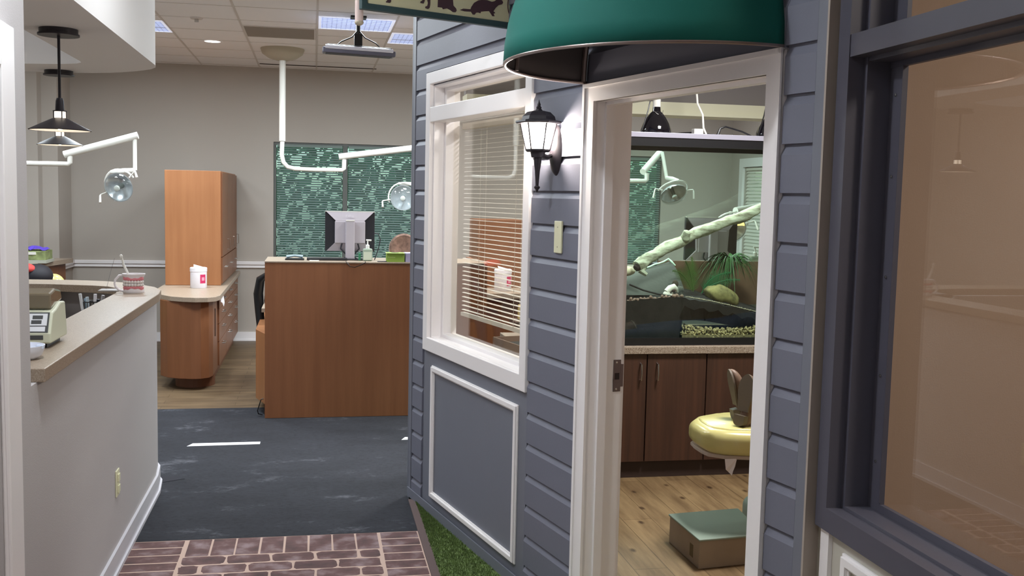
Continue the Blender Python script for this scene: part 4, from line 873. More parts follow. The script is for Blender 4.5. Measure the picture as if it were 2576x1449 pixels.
# ribs and hoop inside
b = MB(MW); b.tube([(2.505-.553*math.cos(math.pi*k/72), -.014-.52*math.sin(math.pi*k/72), 2.101) for k in range(73)], .006, 8); b.build('hoop', mat('aluminium_tube', (150, 136, 132), .3, .7), t, True)
for q in (.25, .5, .75):
    a = math.pi*q; b = MB(MW); b.tube([(2.505-.545*math.cos(a)*math.cos(e), -.014-.51*math.sin(a)*math.cos(e), 2.104+(Hh-.012)*math.sin(e)) for e in [math.radians(7.5*i) for i in range(12)]], .008, 8); b.build('rib', MATS['aluminium_tube'], t, True)
b = MB(MW)
b.tube([(2.505-(R_-.012)*math.cos(e), -.03, 2.104+(Hh-.012)*math.sin(e)) for e in [math.radians(180*i/24) for i in range(25)]], .01, 8); b.build('rear_hoop', MATS['aluminium_tube'], t, True)
# hanging animal sign
A_ = Vector((.18, 4.109, 2.396)); D_ = Vector((.92, .3906, 0)).normalized(); N_ = Vector((D_.y, -D_.x, 0))   # N_ points to the viewer
MS = Matrix((D_, -N_, Vector((0, 0, 1)))).transposed().to_4x4(); MS.translation = A_      # x along the sign, y away from the viewer, z up
t = thing('animal_sign', 'cream sign board with dark green border and animal silhouettes', 'sign', MS @ Vector((.35, .015, 0)))
SW, SH = .72, .30
MB(MS).box(.01, SW-.01, .006, .02, .01, SH-.01).build('board', mat('cream_sign_paint', (212, 206, 168), .55), t)
MB(MS).frame(0, SW, 0, SH, .025, 0, .026).build('border', mat('dark_green_paint', (52, 72, 74), .5), t, bev=.002)
m_brn = mat('dark_brown_print', (74, 52, 58), .6)
def sil(name, pts):
    n = len(pts); b = MB(MS); b.add([(x, .0045, z) for x, z in pts]+[(x, .0065, z) for x, z in pts], [tuple(range(n)), tuple(range(2*n-1, n-1, -1))]+[(i, n+i, n+(i+1) % n, (i+1) % n) for i in range(n)]); b.build(name, m_brn, t)
sil('ferret_silhouette', [(0.4476, 0.049), (0.4638, 0.056), (0.4996, 0.058), (0.5032, 0.068), (0.5162, 0.086), (0.5355, 0.098), (0.5529, 0.103), (0.5799, 0.105), (0.604, 0.101), (0.617, 0.105), (0.6269, 0.112), (0.6443, 0.117), (0.656, 0.113), (0.6614, 0.105), (0.6551, 0.097), (0.6376, 0.091), (0.6246, 0.079), (0.6129, 0.063), (0.6215, 0.058), (0.6215, 0.055), (0.6139, 0.054), (0.6192, 0.043), (0.6085, 0.042), (0.5977, 0.054), (0.591, 0.061), (0.5704, 0.058), (0.5507, 0.054), (0.5485, 0.047), (0.5368, 0.049), (0.5269, 0.047), (0.5202, 0.038), (0.5104, 0.038), (0.5019, 0.048), (0.4705, 0.046)])
sil('rabbit_silhouette', [(0.3432, 0.087), (0.3423, 0.048), (0.3629, 0.048), (0.367, 0.042), (0.3858, 0.048), (0.4019, 0.043), (0.4149, 0.036), (0.427, 0.037), (0.4324, 0.045), (0.4292, 0.053), (0.4162, 0.063), (0.414, 0.084), (0.4105, 0.114), (0.3965, 0.137), (0.3965, 0.172), (0.3835, 0.173), (0.3822, 0.143), (0.3715, 0.142), (0.3661, 0.168), (0.3531, 0.164), (0.3585, 0.132), (0.3464, 0.109)])
sil('cat_silhouette', [(0.2975, 0.086), (0.3074, 0.077), (0.3065, 0.055), (0.3042, 0.041), (0.2966, 0.035), (0.2845, 0.037), (0.2845, 0.043), (0.2935, 0.047), (0.2966, 0.059), (0.2899, 0.08), (0.2836, 0.076), (0.2805, 0.063), (0.276, 0.054), (0.2617, 0.055), (0.2617, 0.06), (0.2715, 0.067), (0.2706, 0.083), (0.2455, 0.085), (0.2249, 0.08), (0.218, 0.078), (0.2119, 0.084), (0.2021, 0.112), (0.2084, 0.115), (0.2182, 0.105), (0.2455, 0.114), (0.2836, 0.119), (0.289, 0.141), (0.302, 0.135), (0.3141, 0.144), (0.3204, 0.124), (0.3083, 0.098)])
sil('dog_silhouette', [(0.1304, 0.07), (0.1291, 0.044), (0.125, 0.038), (0.1075, 0.038), (0.1066, 0.041), (0.112, 0.046), (0.1107, 0.063), (0.0999, 0.079), (0.0708, 0.076), (0.0555, 0.082), (0.0466, 0.104), (0.0555, 0.108), (0.0641, 0.101), (0.112, 0.107), (0.1237, 0.135), (0.1479, 0.138), (0.1595, 0.129), (0.1412, 0.116), (0.1358, 0.085)])
b = MB(MS); b.tube([(.715+.03*math.cos(math.radians(a)), .005, .1+.055*math.sin(math.radians(a))) for a in range(0, 361, 15)], .0022, 6); b.build('bird_cage_outline', m_brn, t)
MB(MS).box(.0, SW, .026, .03, SH-.03, SH).build('top_batten', MATS['dark_green_paint'], t)
t = thing('sign_hanger', 'pale pink ceiling rod at the left end of the animal sign', 'rod', (.172, 4.16, 2.34))
MB().tube([(.172, 4.163, 2.352), (.172, 4.163, CEIL)], .0165, 14).build('rod', mat('pale_pink_metal', (214, 192, 186), .5), t, True)
MB().sph((.172, 4.163, 2.352), (.018, .018, .013)).build('end_cap', m_armc, t, True)

# ------------------------------------------------------------------ terrarium room
t = thing('terrarium_cabinet', 'dark walnut cabinet with beige counter under the terrarium', 'cabinet', (2.3, 6.1, 0))
MB().box(1.2, 3.6, 5.80, 6.4, .1, .762).build('carcass', m_walnut, t)
MB().box(1.22, 3.58, 5.815, 6.38, 0, .1).build('toe_kick', m_kick, t)
MB().box(1.18, 3.62, 5.762, 6.42, .762, .806).build('counter', m_lam_e, t, bev=.003)
for i, (a, c, hx) in enumerate(((1.58, 1.960, 1.920), (1.966, 2.337, 2.024), (2.343, 2.72, 2.685), (2.726, 3.1, 2.77))):
    d = MB().box(a, c-.002, 5.782, 5.80, .105, .758).build('door', m_walnut, t, bev=.001)
    MB().tube([(hx, 5.782, .705), (hx, 5.755, .700), (hx, 5.75, .65), (hx, 5.755, .605), (hx, 5.782, .6)], .0045, 8).build('handle', m_chrome, d, True)
TX0, TX1, TY0, TY1, TZ0, TZ1 = 1.35, 3.25, 5.82, 6.38, .806, 2.045
t = thing('terrarium', 'tall glass terrarium tank on the dark walnut cabinet', 'terrarium', (2.3, 6.1, TZ0))
m_tg = glassmat('terrarium_glass', (246, 253, 249), .9, 1.45)
MB().box(TX0, TX1, TY0, TY0+.008, TZ0, TZ1).build('front_pane', m_tg, t)
MB().box(TX0, TX1, TY1-.008, TY1, TZ0, TZ1).build('back_pane', m_tg, t)
MB().box(TX0, TX0+.008, TY0, TY1, TZ0, TZ1).build('side_pane', m_tg, t); MB().box(TX1-.008, TX1, TY0, TY1, TZ0, TZ1).build('side_pane', m_tg, t)
def tframe(z0, z1, nm, d=.006):
    b = MB(); b.box(TX0-d, TX1+d, TY0-d, TY0+.012, z0, z1); b.box(TX0-d, TX1+d, TY1-.012, TY1+d, z0, z1); b.box(TX0-d, TX0+.012, TY0, TY1, z0, z1); b.box(TX1-.012, TX1+d, TY0, TY1, z0, z1); return b.build(nm, m_black, t)
tframe(TZ0, TZ0+.045, 'bottom_frame'); tframe(1.995, TZ1, 'top_frame')
MB().box(TX0-.01, TX1+.01, TY0-.012, TY1+.01, TZ1, TZ1+.03).build('lid', mat('silver_lid_trim', (170, 168, 182), .4, .3), t, bev=.002)
MB().box(2.186, 2.192, TY0+.01, TY1-.02, TZ0, 1.16).build('divider', glassmat('divider_glass', (236, 242, 240), .8, 1.4), t)
# terrain: ground profile along x for the front edge
def terrain():
    b = MB(); nx, ny = 60, 12; rnd = random.Random(5)
    def hf(x, y):
        u = (x-1.36)/(3.24-1.36); base = 1.085-.03*math.sin(u*9)-.10*max(0, min(1, (x-2.2)/.7))
        return base+.03*math.sin(y*17+x*5)*.5+.03*(y-6)
    vs = []
    for i in range(nx+1):
        x = 1.362+(3.238-1.362)*i/nx
        for j in range(ny+1):
            y = TY0+.02+(TY1-TY0-.04)*j/ny; z = hf(x, y)+rnd.uniform(-.006, .006)
            if x > 2.19:  # undercut rock ledge leaves a water bay at the front
                z = z if y > TY0+.04 else z-.01
            vs.append((x, y, z))
    b.add(vs, [(i*(ny+1)+j, (i+1)*(ny+1)+j, (i+1)*(ny+1)+j+1, i*(ny+1)+j+1) for i in range(nx) for j in range(ny)])
    # front face of the ledge, undercut above the water bay
    def yz(x): return (TY0+.02, TZ0+.012) if x < 2.186 else (TY0+.05+.03*abs(math.sin(x*7)), TZ0+.125+.02*math.sin(x*9))
    for i in range(nx):
        x0 = 1.362+(3.238-1.362)*i/nx; x1 = 1.362+(3.238-1.362)*(i+1)/nx
        (ya, za), (yc, zc) = yz(x0), yz(x1); zt0, zt1 = vs[i*(ny+1)][2], vs[(i+1)*(ny+1)][2]
        m0 = (x0, TY0+.022, za+(zt0-za)*.6+.012*math.sin(i*1.9)); m1 = (x1, TY0+.022, zc+(zt1-zc)*.6+.012*math.sin((i+1)*1.9))
        b.add([(x0, TY0+.02, zt0), (x1, TY0+.02, zt1), m1, m0, (x1, yc, zc), (x0, ya, za), (x1, TY1-.02, zc), (x0, TY1-.02, za)], [(0, 3, 2, 1), (3, 5, 4, 2), (5, 7, 6, 4)])
    b.build('dark_ground', mat('dark_soil', (28, 24, 22), .9, bump=.9, bscale=26, var=.5, vscale=14), t, recalc=False)
    MB().box(2.194, 3.23, TY0+.012, TY1-.02, TZ0+.003, TZ0+.06).build('gravel_bed', mat('gravel_bed', (120, 108, 78), .9, var=.3, vscale=60), t)
    hb = MB(); rnd = random.Random(8)
    for i in range(90):   # pale crust line along the ledge edge
        x = 2.22+1.0*i/90; hb.sph((x, TY0+.022+rnd.uniform(0, .012), hf(x, TY0+.02)+.002), (rnd.uniform(.006, .012), .006, rnd.uniform(.002, .005)), 6, 4)
    hb.build('pale_crust', mat('pale_mineral', (150, 140, 120), .8), t)
    gb = MB()
    for i in range(1500):
        x = rnd.uniform(2.2, 3.2); y = TY0+.016+.1*rnd.random()**2; z = TZ0+.03+rnd.uniform(0, .085+.02*math.sin(x*7)); r = rnd.uniform(.0055, .0105)
        gb.sph((x, y, z), (r*rnd.uniform(.7, 1.4), r*.8, r*rnd.uniform(.5, .9)), 7, 5, Matrix.Rotation(rnd.uniform(0, 3), 3, 'Y'))
    gb.build('gravel', mat('tan_gravel', (176, 160, 116), .8, var=.35, vscale=60), smooth=True, kind='stuff', label='tan gravel in the water bay at the bottom of the terrarium', cat='gravel')
    pb = MB()
    for i in range(90):
        x = rnd.uniform(1.86, 2.2); y = TY0+rnd.uniform(.02, .14); pb.sph((x, y, hf(x, y)+rnd.uniform(-.01, .012)), (rnd.uniform(.006, .012),)*3, 6, 4)
    pb.build('pebbles', mat('brown_pebble', (140, 112, 100), .8, var=.4, vscale=50), kind='stuff', label='small brown pebbles on the dark ground at the terrarium left', cat='pebbles')
    return hf
hf = terrain()
MB().box(2.2, 3.2, TY1-.05, TY1-.03, 1.0, 1.285).build('brown_backing', mat('brown_backing', (96, 72, 54), .8, var=.3, vscale=5), t)
# driftwood branch
bp = [(1.945, 5.98, 1.27), (2.02, 6.0, 1.32), (2.12, 6.02, 1.375), (2.24, 6.04, 1.425), (2.34, 6.05, 1.475), (2.48, 6.05, 1.53), (2.62, 6.06, 1.575), (2.74, 6.07, 1.625), (2.82, 6.08, 1.66), (2.98, 6.1, 1.76), (3.12, 6.12, 1.84)]
t = thing('driftwood_branch', 'thick pale driftwood branch leaning across the terrarium', 'branch', (2.4, 6.05, 1.25))
m_bark = wood('pale_bark', (214, 218, 196), (96, 88, 66), (.22, 1, 1), 34, .85)
_n = m_bark.node_tree; _b = _n.nodes.new('ShaderNodeBump'); _b.inputs['Strength'].default_value = .7; _b.inputs['Distance'].default_value = .006
_t = [x for x in _n.nodes if x.type == 'TEX_NOISE'][0]; _n.links.new(_t.outputs['Fac'], _b.inputs['Height']); _n.links.new(_b.outputs[0], _n.nodes['Principled BSDF'].inputs['Normal'])
[x for x in _n.nodes if x.type == 'MAPPING'][0].inputs['Rotation'].default_value = (0, .42, 0)
b = MB(); n = 14; vs = []; rnd = random.Random(2); pts = []
for i in range(len(bp)-1):
    for k in range(4): pts.append(Vector(bp[i]).lerp(Vector(bp[i+1]), k/4))
rs = [.037-.006*i/len(pts)+.0022*math.sin(i*.8)+rnd.uniform(-.0012, .0012) for i in range(len(pts))]
b.tube(pts, rs, 18)
for p in b.v:
    q = p.copy(); p.x += .003*math.sin(q.x*60+q.z*90); p.z += .004*math.sin(q.x*25+q.y*80)+rnd.uniform(-.0015, .0015); p.y += .003*math.sin(q.z*120)
b.build('trunk', m_bark, t, True)
MB().tube([(2.262, 6.02, 1.45), (2.262, 6.0, 1.478), (2.264, 5.995, 1.487), (2.265, 5.993, 1.492)], [.03, .024, .023, .015], 12).build('knot_stub', m_bark, t, True)
MB().tube([(1.99, 5.99, 1.29), (1.97, 5.97, 1.24), (2.0, 5.96, 1.22)], [.03, .022, .012], 8).build('broken_root', m_bark, t, True)
MB().tube([(1.945, 5.975, 1.268), (1.93, 5.97, 1.258)], [.026, .02], 10).build('hollow_end', m_gap, t, True)
# resin hide with bright rim
t = thing('resin_hide', 'grey sloping resin rock hide at the terrarium left', 'rock hide', (2.0, 6.1, 1.1))
vs = []; NX, NY = 16, 5
for i in range(NX+1):
    u = i/NX; x = 1.6+.68*u; zt = 1.2+.085*max(0, (u-.4)/.6)**1.5
    for j in range(NY+1):
        v = j/NY; vs.append((x-.03*v*u, 6.02+.24*v, 1.09+(zt-1.09)*math.sin(v*math.pi/2)))
b = MB(); b.add(vs, [(i*(NY+1)+j, (i+1)*(NY+1)+j, (i+1)*(NY+1)+j+1, i*(NY+1)+j+1) for i in range(NX) for j in range(NY)])
b.build('rock_face', mat('grey_resin', (64, 66, 62), .8, bump=.5, bscale=30), t, True)
MB().tube([(1.93+.31*k/10, 6.25, 1.215+.085*(k/10)**1.6+.003*math.sin(k*2)) for k in range(11)]+[(2.255, 6.23, 1.285), (2.27, 6.2, 1.262)], [.006]*11+[.007, .004], 6).build('pale_rim', mat('mint_rim', (196, 226, 204), .6), t, True)
MB().sph((1.86, 6.06, 1.235), (.1, .06, .035), 14, 8).build('pale_stone', mat('cream_stone', (196, 184, 158), .8, bump=.6, bscale=40), t, True)
t = thing('animal_skull', 'small white animal skull ornament on the terrarium ground', 'skull', (2.15, 5.93, 1.09))
ms = mat('bone_white', (222, 216, 206), .6)
MB().sph((2.118, 5.92, 1.105), (.024, .022, .022)).build('snout', ms, t, True)
b = MB().tube([(2.115, 5.92, 1.12), (2.14, 5.925, 1.142), (2.165, 5.93, 1.15), (2.185, 5.935, 1.135), (2.192, 5.935, 1.115)], [.018, .02, .02, .013, .007], 10); b.build('cranium', ms, t, True)
MB().tube([(2.13, 5.92, 1.1), (2.155, 5.925, 1.1), (2.162, 5.93, 1.115)], [.009, .009, .007], 8).build('jaw', ms, t, True)
MB().sph((2.158, 5.912, 1.127), (.011, .006, .008)).build('eye_socket', m_gap, t, True)
MB().sph((2.185, 5.96, 1.165), (.02, .02, .026)).build('bark_nub', mat('dark_bark_nub', (62, 54, 44), .9), t, True)
# mossy rock
t = thing('mossy_rock', 'yellow green mossy domed rock on the terrarium ledge', 'rock', (2.5, 5.95, 1.03))
b = MB(); b.sph((0, 0, 0), (.112, .08, .066), 40, 26)
for i, p in enumerate(b.v):
    q = p.normalized(); k = 1+.07*math.sin(q.x*5+q.z*3)+.03*math.sin(q.y*8+q.x*7)+.02*math.sin(q.x*19+q.z*16); p *= k; p.x += 2.5; p.y += 5.96; p.z += 1.09-.25*(p.x-2.5)
b.build('rock', mat('moss_rock', (112, 104, 64), .85, bump=1, bscale=26, var=.55, vscale=22), t, True)
# plants
def spider_plant():
    t = thing('spider_plant', 'green spider plant with long arching leaves at terrarium right', 'plant', (2.62, 6.15, 1.0)); rnd = random.Random(11)
    b = MB()
    for i in range(130):
        a = rnd.uniform(0, 6.28); L = rnd.uniform(.14, .3); up = rnd.uniform(.03, .1); c = Vector((2.6, 6.12, 1.30)); wd = rnd.uniform(.004, .0075); d = Vector((math.cos(a), math.sin(a)*.55, 0)); sd = Vector((-d.y, d.x, .3)).normalized()*wd; vs = []
        for k in range(8):
            s_ = k/7; p = c+d*L*s_+Vector((0, 0, up*math.sin(s_*2.2)-L*.85*s_*s_)); q = 1-s_**2.5; vs += [p-sd*q, p+sd*q+Vector((0, 0, .001))]
        b.add(vs, [(2*k, 2*k+1, 2*k+3, 2*k+2) for k in range(7)])
    b.build('leaves', mat('leaf_green', (52, 88, 46), .6, var=.35, vscale=30), t, recalc=False)
    MB().tube([(2.6, 6.14, 1.02), (2.6, 6.12, 1.3)], [.018, .012], 8).build('stem', mat('stem_brown', (92, 78, 52), .8), t, True)
spider_plant()
def fern(bx, by, bz, fronds, label, lm):
    t = thing('palm_fern', label, 'plant', (bx, by, bz), 'palm fern fronds in the terrarium')
    for f in fronds:
        b = MB(); P = [Vector(p) for p in f]; N = 22; pts = []
        for k in range(N+1):
            s_ = k/N; pts.append(P[0]*(1-s_)**2+P[1]*2*s_*(1-s_)+P[2]*s_*s_)
        b.tube(pts, .0022, 5)
        for k in range(3, N+1):
            d = (pts[k]-pts[k-1]).normalized(); s_ = k/N; L = .05*math.sin(math.pi*min(1, s_*.9+.15))+.012
            for sg in (-1, 1):
                n = Vector((-d.z, 0, d.x))*sg; tip = pts[k]+(n*.85+d*.5)*L; b.add([pts[k]-d*.004, pts[k]+d*.004, tip], [(0, 1, 2)])
        b.build('frond', lm, t, recalc=False)
fern(2.36, 6.1, 1.08, [[(2.36, 6.1, 1.08), (2.34, 6.1, 1.25), (2.28, 6.05, 1.3)], [(2.36, 6.1, 1.08), (2.36, 6.1, 1.22), (2.34, 6.1, 1.32)], [(2.36, 6.1, 1.08), (2.3, 6.1, 1.24), (2.2, 6.05, 1.24)]], 'upright yellow green palm fern left of the mossy rock', mat('fern_green', (72, 100, 46), .5))
fern(2.4, 6.0, 1.10, [[(2.38, 6.02, 1.1), (2.42, 6.0, 1.23), (2.56, 6.0, 1.235)], [(2.38, 6.02, 1.1), (2.46, 6.0, 1.2), (2.62, 6.0, 1.19)]], 'emerald fern frond bending right over the mossy rock', mat('emerald_green', (38, 104, 64), .5))
MB().tube([(1.86, 5.86, 1.17), (1.95, 5.87, 1.135), (2.05, 5.88, 1.11), (2.14, 5.89, 1.095)], .006, 6).build('black_hose', m_black, smooth=True, label='thin black cable lying on the ground at the terrarium left', cat='cable')
MB().sph((2.72, 5.9, 1.005), (.03, .015, .01)).build('white_shell', ms, smooth=True, label='small bright white shell beside the mossy rock', cat='shell')
area('terrarium_light', (2.2, 6.1, 1.99), .9, 4.6, (.88, 1, .93), 150, sy=.1)
# heat lamps and cables on the lid
ZL = TZ1+.03
def heat_lamp(x, y, label):
    t = thing('heat_lamp', label, 'lamp', (x, y, ZL), 'black dome heat lamps')
    mk = mat('gloss_black_enamel', (16, 14, 20), .08, coat=.6)
    MB().lathe((x, y, ZL), [(.094, 0), (.096, .003), (.092, .03), (.08, .065), (.06, .1), (.038, .128), (.026, .138), (.023, .165), (.021, .165), (.0, .165)], 32).build('dome', mk, t, True)
    MB().lathe((x, y, ZL+.165), [(.024, 0), (.024, .045), (.02, .048), (0, .048)], 18).build('white_socket', m_arm, t, True)
    MB().tube([(x-.02, y, ZL+.21), (x-.045, y-.01, ZL+.2), (x-.06, y-.02, ZL+.14), (x-.085, y-.03, ZL+.06), (x-.105, y-.03, ZL+.004)], .004, 6).build('cord', m_black, t, True)
    MB().tube([(x-.03, y-.02, ZL+.145), (x-.01, y-.045, ZL+.12), (x+.02, y-.045, ZL+.11), (x+.035, y-.02, ZL+.145)], .0015, 5).build('wire_bail', m_chrome, t, True)
heat_lamp(2.04, 6.0, 'black dome heat lamp on the terrarium lid, left one'); heat_lamp(2.79, 6.0, 'black dome heat lamp on the terrarium lid beside the right jamb')
t = thing('power_adapter', 'white cord rising from a white adapter on the terrarium lid', 'cable', (2.3, 6.0, ZL))
MB().box(2.275, 2.335, 5.97, 6.02, ZL, ZL+.042).build('adapter', m_arm, t, bev=.004)
MB().tube([(2.36, 5.98, ZL+.003), (2.345, 6.0, ZL+.05), (2.345, 6.02, ZL+.13), (2.32, 6.05, ZL+.2), (2.32, 6.08, ZL+.3), (2.35, 6.2, ZL+.55), (2.36, 6.3, CEIL)], .0065, 8).build('cord', m_arm, t, True)
MB().tube([(2.44, 6.0, ZL+.01), (2.455, 6.0, ZL+.05), (2.49, 6.0, ZL+.062), (2.54, 6.0, ZL+.05), (2.6, 6.0, ZL+.035), (2.66, 5.99, ZL+.008)], [.01, .007, .005, .005, .005, .005], 8).build('power_cable', m_black, smooth=True, label='black power cord arching over the terrarium lid between lamps', cat='cable')
MB().tube([(2.17, 6.0, ZL+.006), (2.24, 6.03, ZL+.014), (2.3, 6.05, ZL+.02), (2.38, 6.04, ZL+.012), (2.42, 6.0, ZL+.006)], .008, 8).build('cord_bundle', m_black, smooth=True, label='coiled black cords lying behind the white adapter', cat='cable')
# header and pale trim above the terrarium
MB().box(.95, 4.96, 6.55, 6.65, 2.323, CEIL).build('wall_header', mat('header_grey', (120, 115, 112), .85), kind='structure', label='grey header wall above the terrarium')
MB().box(.95, 4.95, 6.50, 6.70, 2.255, 2.322).box(.95, 4.95, 6.485, 6.715, 2.236, 2.2545).build('trim_8', mat('cream_trim', (206, 204, 176), .6), kind='structure', label='cream beam trim over the terrarium')
# side counter beyond the terrarium with monitor etc
t = thing('rear_counter', 'grey counter desk standing beyond the terrarium', 'desk', (3.0, 7.4, 0))
MB().box(2.0, 4.0, 7.1, 7.7, 1.12, 1.16).build('top', m_lam, t); MB().box(2.0, 4.0, 7.12, 7.16, 0, 1.12).build('front_panel', mat('grey_card2', (128, 124, 120), .7), t)
MB().box(2.0, 2.04, 7.16, 7.7, 0, 1.12).build('side_panel', m_cherry_desk, t); MB().box(3.96, 4.0, 7.16, 7.7, 0, 1.12).build('side_panel', m_cherry_desk, t)
monitor(2.99, 7.4, 1.16, 'grey monitor seen from behind through the terrarium glass', .33, .42, True)
pump_bottle(3.33, 7.35, 1.16, 1.1, 'sanitizer pump bottle seen through the terrarium behind the leaves')
MB().box(2.42, 2.62, 7.25, 7.4, 1.16, 1.21).build('storage_case', mat('dark_case', (56, 56, 66), .5), label='low dark case beyond the terrarium, left of the monitor', cat='case', bev=.004)
# interior behind the siding window
t = thing('window_counter', 'white counter running behind the siding window', 'counter', WPt(.9, .4, 0))
MB(MW).box(.1, 1.36, TH+.06, .50, .79, .83).build('top', mat('white_laminate', (214, 212, 208), .4), t, bev=.003); MB(MW).box(.15, 1.33, .44, .47, 0, .79).build('front_panel', m_walnut, t)
t = thing('storage_bin', 'open brown cardboard bin on the counter behind the siding window', 'box', WPt(.85, .3, .83))
mcb = mat('brown_cardboard', (150, 128, 112), .8)
b = MB(MW); x0, x1, y0, y1, z0, z1 = .6, 1.0, .22, .46, .83, .97
b.box(x0, x1, y0, y0+.006, z0, z1); b.box(x0, x1, y1-.006, y1, z0, z1); b.box(x0, x0+.006, y0, y1, z0, z1); b.box(x1-.006, x1, y0, y1, z0, z1); b.box(x0, x1, y0, y1, z0, z0+.005); b.build('carton', mcb, t)
MB(MW).box(.68, .93, .26, .43, .84, .955).build('contents', m_black, t, bev=.01)
t = thing('tissue_box', 'tan tissue box with a green white tissue behind the siding window', 'tissue box', WPt(1.25, .27, .83))
MB(MW).box(1.1, 1.34, .21, .33, .83, .925).build('carton', mat('tan_card', (168, 150, 122), .7), t, bev=.002)
MB(MW).add([(1.22, .25, .925), (1.3, .27, .925), (1.33, .24, .945), (1.26, .25, .965), (1.23, .24, .99), (1.2, .26, .965)], [(0, 1, 2, 3), (0, 3, 4, 5)]).build('tissue', mat('pale_green_tissue', (220, 224, 196), .8), t, recalc=False)
t = thing('wooden_unit', 'cherry wood cupboard seen through the siding window slats', 'cabinet', (1.72, 8.75, 0))
MB().box(1.42, 1.84, 8.9, 9.4, .87, 1.47).build('tower', m_cherry_desk, t); MB().box(1.3, 1.95, 8.35, 9.42, .83, .87).build('counter', m_lam, t); MB().box(1.34, 1.9, 8.42, 9.4, 0, .83).build('base', m_cherry_desk, t)
canister(1.60, 8.62, .8702, 'white wipes tub with magenta label seen through the siding window')
t = thing('red_organizer', 'red and maroon supply rack behind the siding window blind', 'rack', WPt(1.0, .9, 0))
MB().box(1.35, 2.05, 6.75, 7.0, .80, .83).box(1.4, 1.42, 6.77, 6.98, 0, .8).box(1.98, 2.0, 6.77, 6.98, 0, .8).build('stand', m_walnut, t)
for k, (c, hh) in enumerate((((188, 160, 90), .1), ((120, 40, 60), .13), ((110, 36, 50), .12), ((190, 160, 120), .09), ((140, 40, 46), .15))):
    MB().box(1.4+.12*k, 1.51+.12*k, 6.8, 6.95, .83, .83+hh).build('supply_carton', mat('carton_%d' % k, c, .7), label=['mustard yellow', 'plum', 'maroon', 'sand coloured', 'brick red'][k]+' small supply carton on the rack behind the blind', cat='box', group='supply cartons on the rack', bev=.003)

# ------------------------------------------------------------------ dental chair, boots, stools
t = thing('dental_chair', 'pale yellow vinyl dental chair foot end inside the doorway', 'dental chair', (2.6, 4.4, 0))
foot = [(1.69, 4.22), (1.70, 4.1), (1.76, 3.99), (1.88, 3.92), (2.1, 3.9), (3.0, 3.95), (3.0, 4.85), (2.1, 4.88), (1.88, 4.84), (1.76, 4.72), (1.70, 4.56), (1.69, 4.42)]
foot = [(1.80+(x-1.69)*1.0, 4.58+(y-4.39)*.53) for x, y in foot]
o = MB().prism(foot, .50, .615).build('leg_pad', m_yel, t); bv = o.modifiers.new('b', 'BEVEL'); bv.width = .045; bv.segments = 6; bv.limit_method = 'ANGLE'
for p in o.data.polygons: p.use_smooth = True
lip = [(1.84+(x-1.80)*.97, 4.58+(y-4.58)*.80) for x, y in foot]
o = MB().prism(lip, .60, .622).build('pad_inset', m_yel, t, bev=.010)
for p in o.data.polygons: p.use_smooth = True
MB().prism([(x+.008, 4.58+(y-4.58)*.92) for x, y in foot], .485, .502).build('plastic_sleeve', mat('clear_sleeve', (222, 208, 198), .15, alpha=.5), t, bev=.004)
MB().box(3.0, 3.9, 4.3, 4.86, .52, .64).build('seat', m_yel, t, bev=.04)
bk_ = MB(Matrix.Translation((3.85, 4.58, .6)) @ Matrix.Rotation(math.radians(-28), 4, 'Y')); bk_.box(0, .85, -.32, .32, 0, .11); bk_.build('backrest', m_yel, t, bev=.04)
MB().box(2.9, 3.6, 4.3, 4.85, .0, .06).box(3.1, 3.4, 4.43, 4.73, .06, .52).build('pedestal', m_arm, t, bev=.01)
t = thing('hanging_tissue', 'white tissue scrap hanging under the yellow chair foot', 'tissue', (1.93, 4.36, .41))
MB().add([(1.875, 4.37, .49), (1.935, 4.37, .49), (1.932, 4.38, .45), (1.918, 4.37, .43), (1.914, 4.37, .41), (1.90, 4.38, .425), (1.882, 4.37, .44)], [(0, 1, 2, 3, 4, 5, 6)]).build('tissue', MATS['tissue_white'], t, recalc=False)
# reclining person: only the boots show past the door jamb
t = thing('person', 'person in brown cowboy boots lying on the yellow dental chair', 'person', (2.6, 4.45, .6))
J = [((3.05, 4.45, .72), .12), ((3.3, 4.45, .74), .13), ((3.6, 4.45, .78), .12), ((3.85, 4.45, .84), .13), ((4.05, 4.45, .95), .08), ((4.15, 4.45, 1.0), .05), ((4.27, 4.45, 1.05), .09), ((4.38, 4.45, 1.1), .07),
     ((2.98, 4.56, .70), .09), ((2.62, 4.55, .70), .075), ((2.35, 4.53, .69), .055), ((2.18, 4.52, .68), .045), ((2.98, 4.34, .70), .09), ((2.62, 4.36, .70), .075), ((2.35, 4.37, .69), .055), ((2.18, 4.37, .67), .045),
     ((3.85, 4.66, .84), .055), ((3.65, 4.72, .76), .045), ((3.45, 4.66, .82), .035), ((3.36, 4.6, .86), .03), ((3.85, 4.24, .84), .055), ((3.65, 4.18, .76), .045), ((3.45, 4.24, .82), .035), ((3.36, 4.3, .86), .03)]
J = [((p[0], p[1]+.12, p[2]+.02), r) for p, r in J]
skin_body('body', J, [(0, 1), (1, 2), (2, 3), (3, 4), (4, 5), (5, 6), (6, 7), (0, 8), (8, 9), (9, 10), (10, 11), (0, 12), (12, 13), (13, 14), (14, 15), (3, 16), (16, 17), (17, 18), (18, 19), (3, 20), (20, 21), (21, 22), (22, 23)], mat('denim', (70, 80, 104), .85), t)
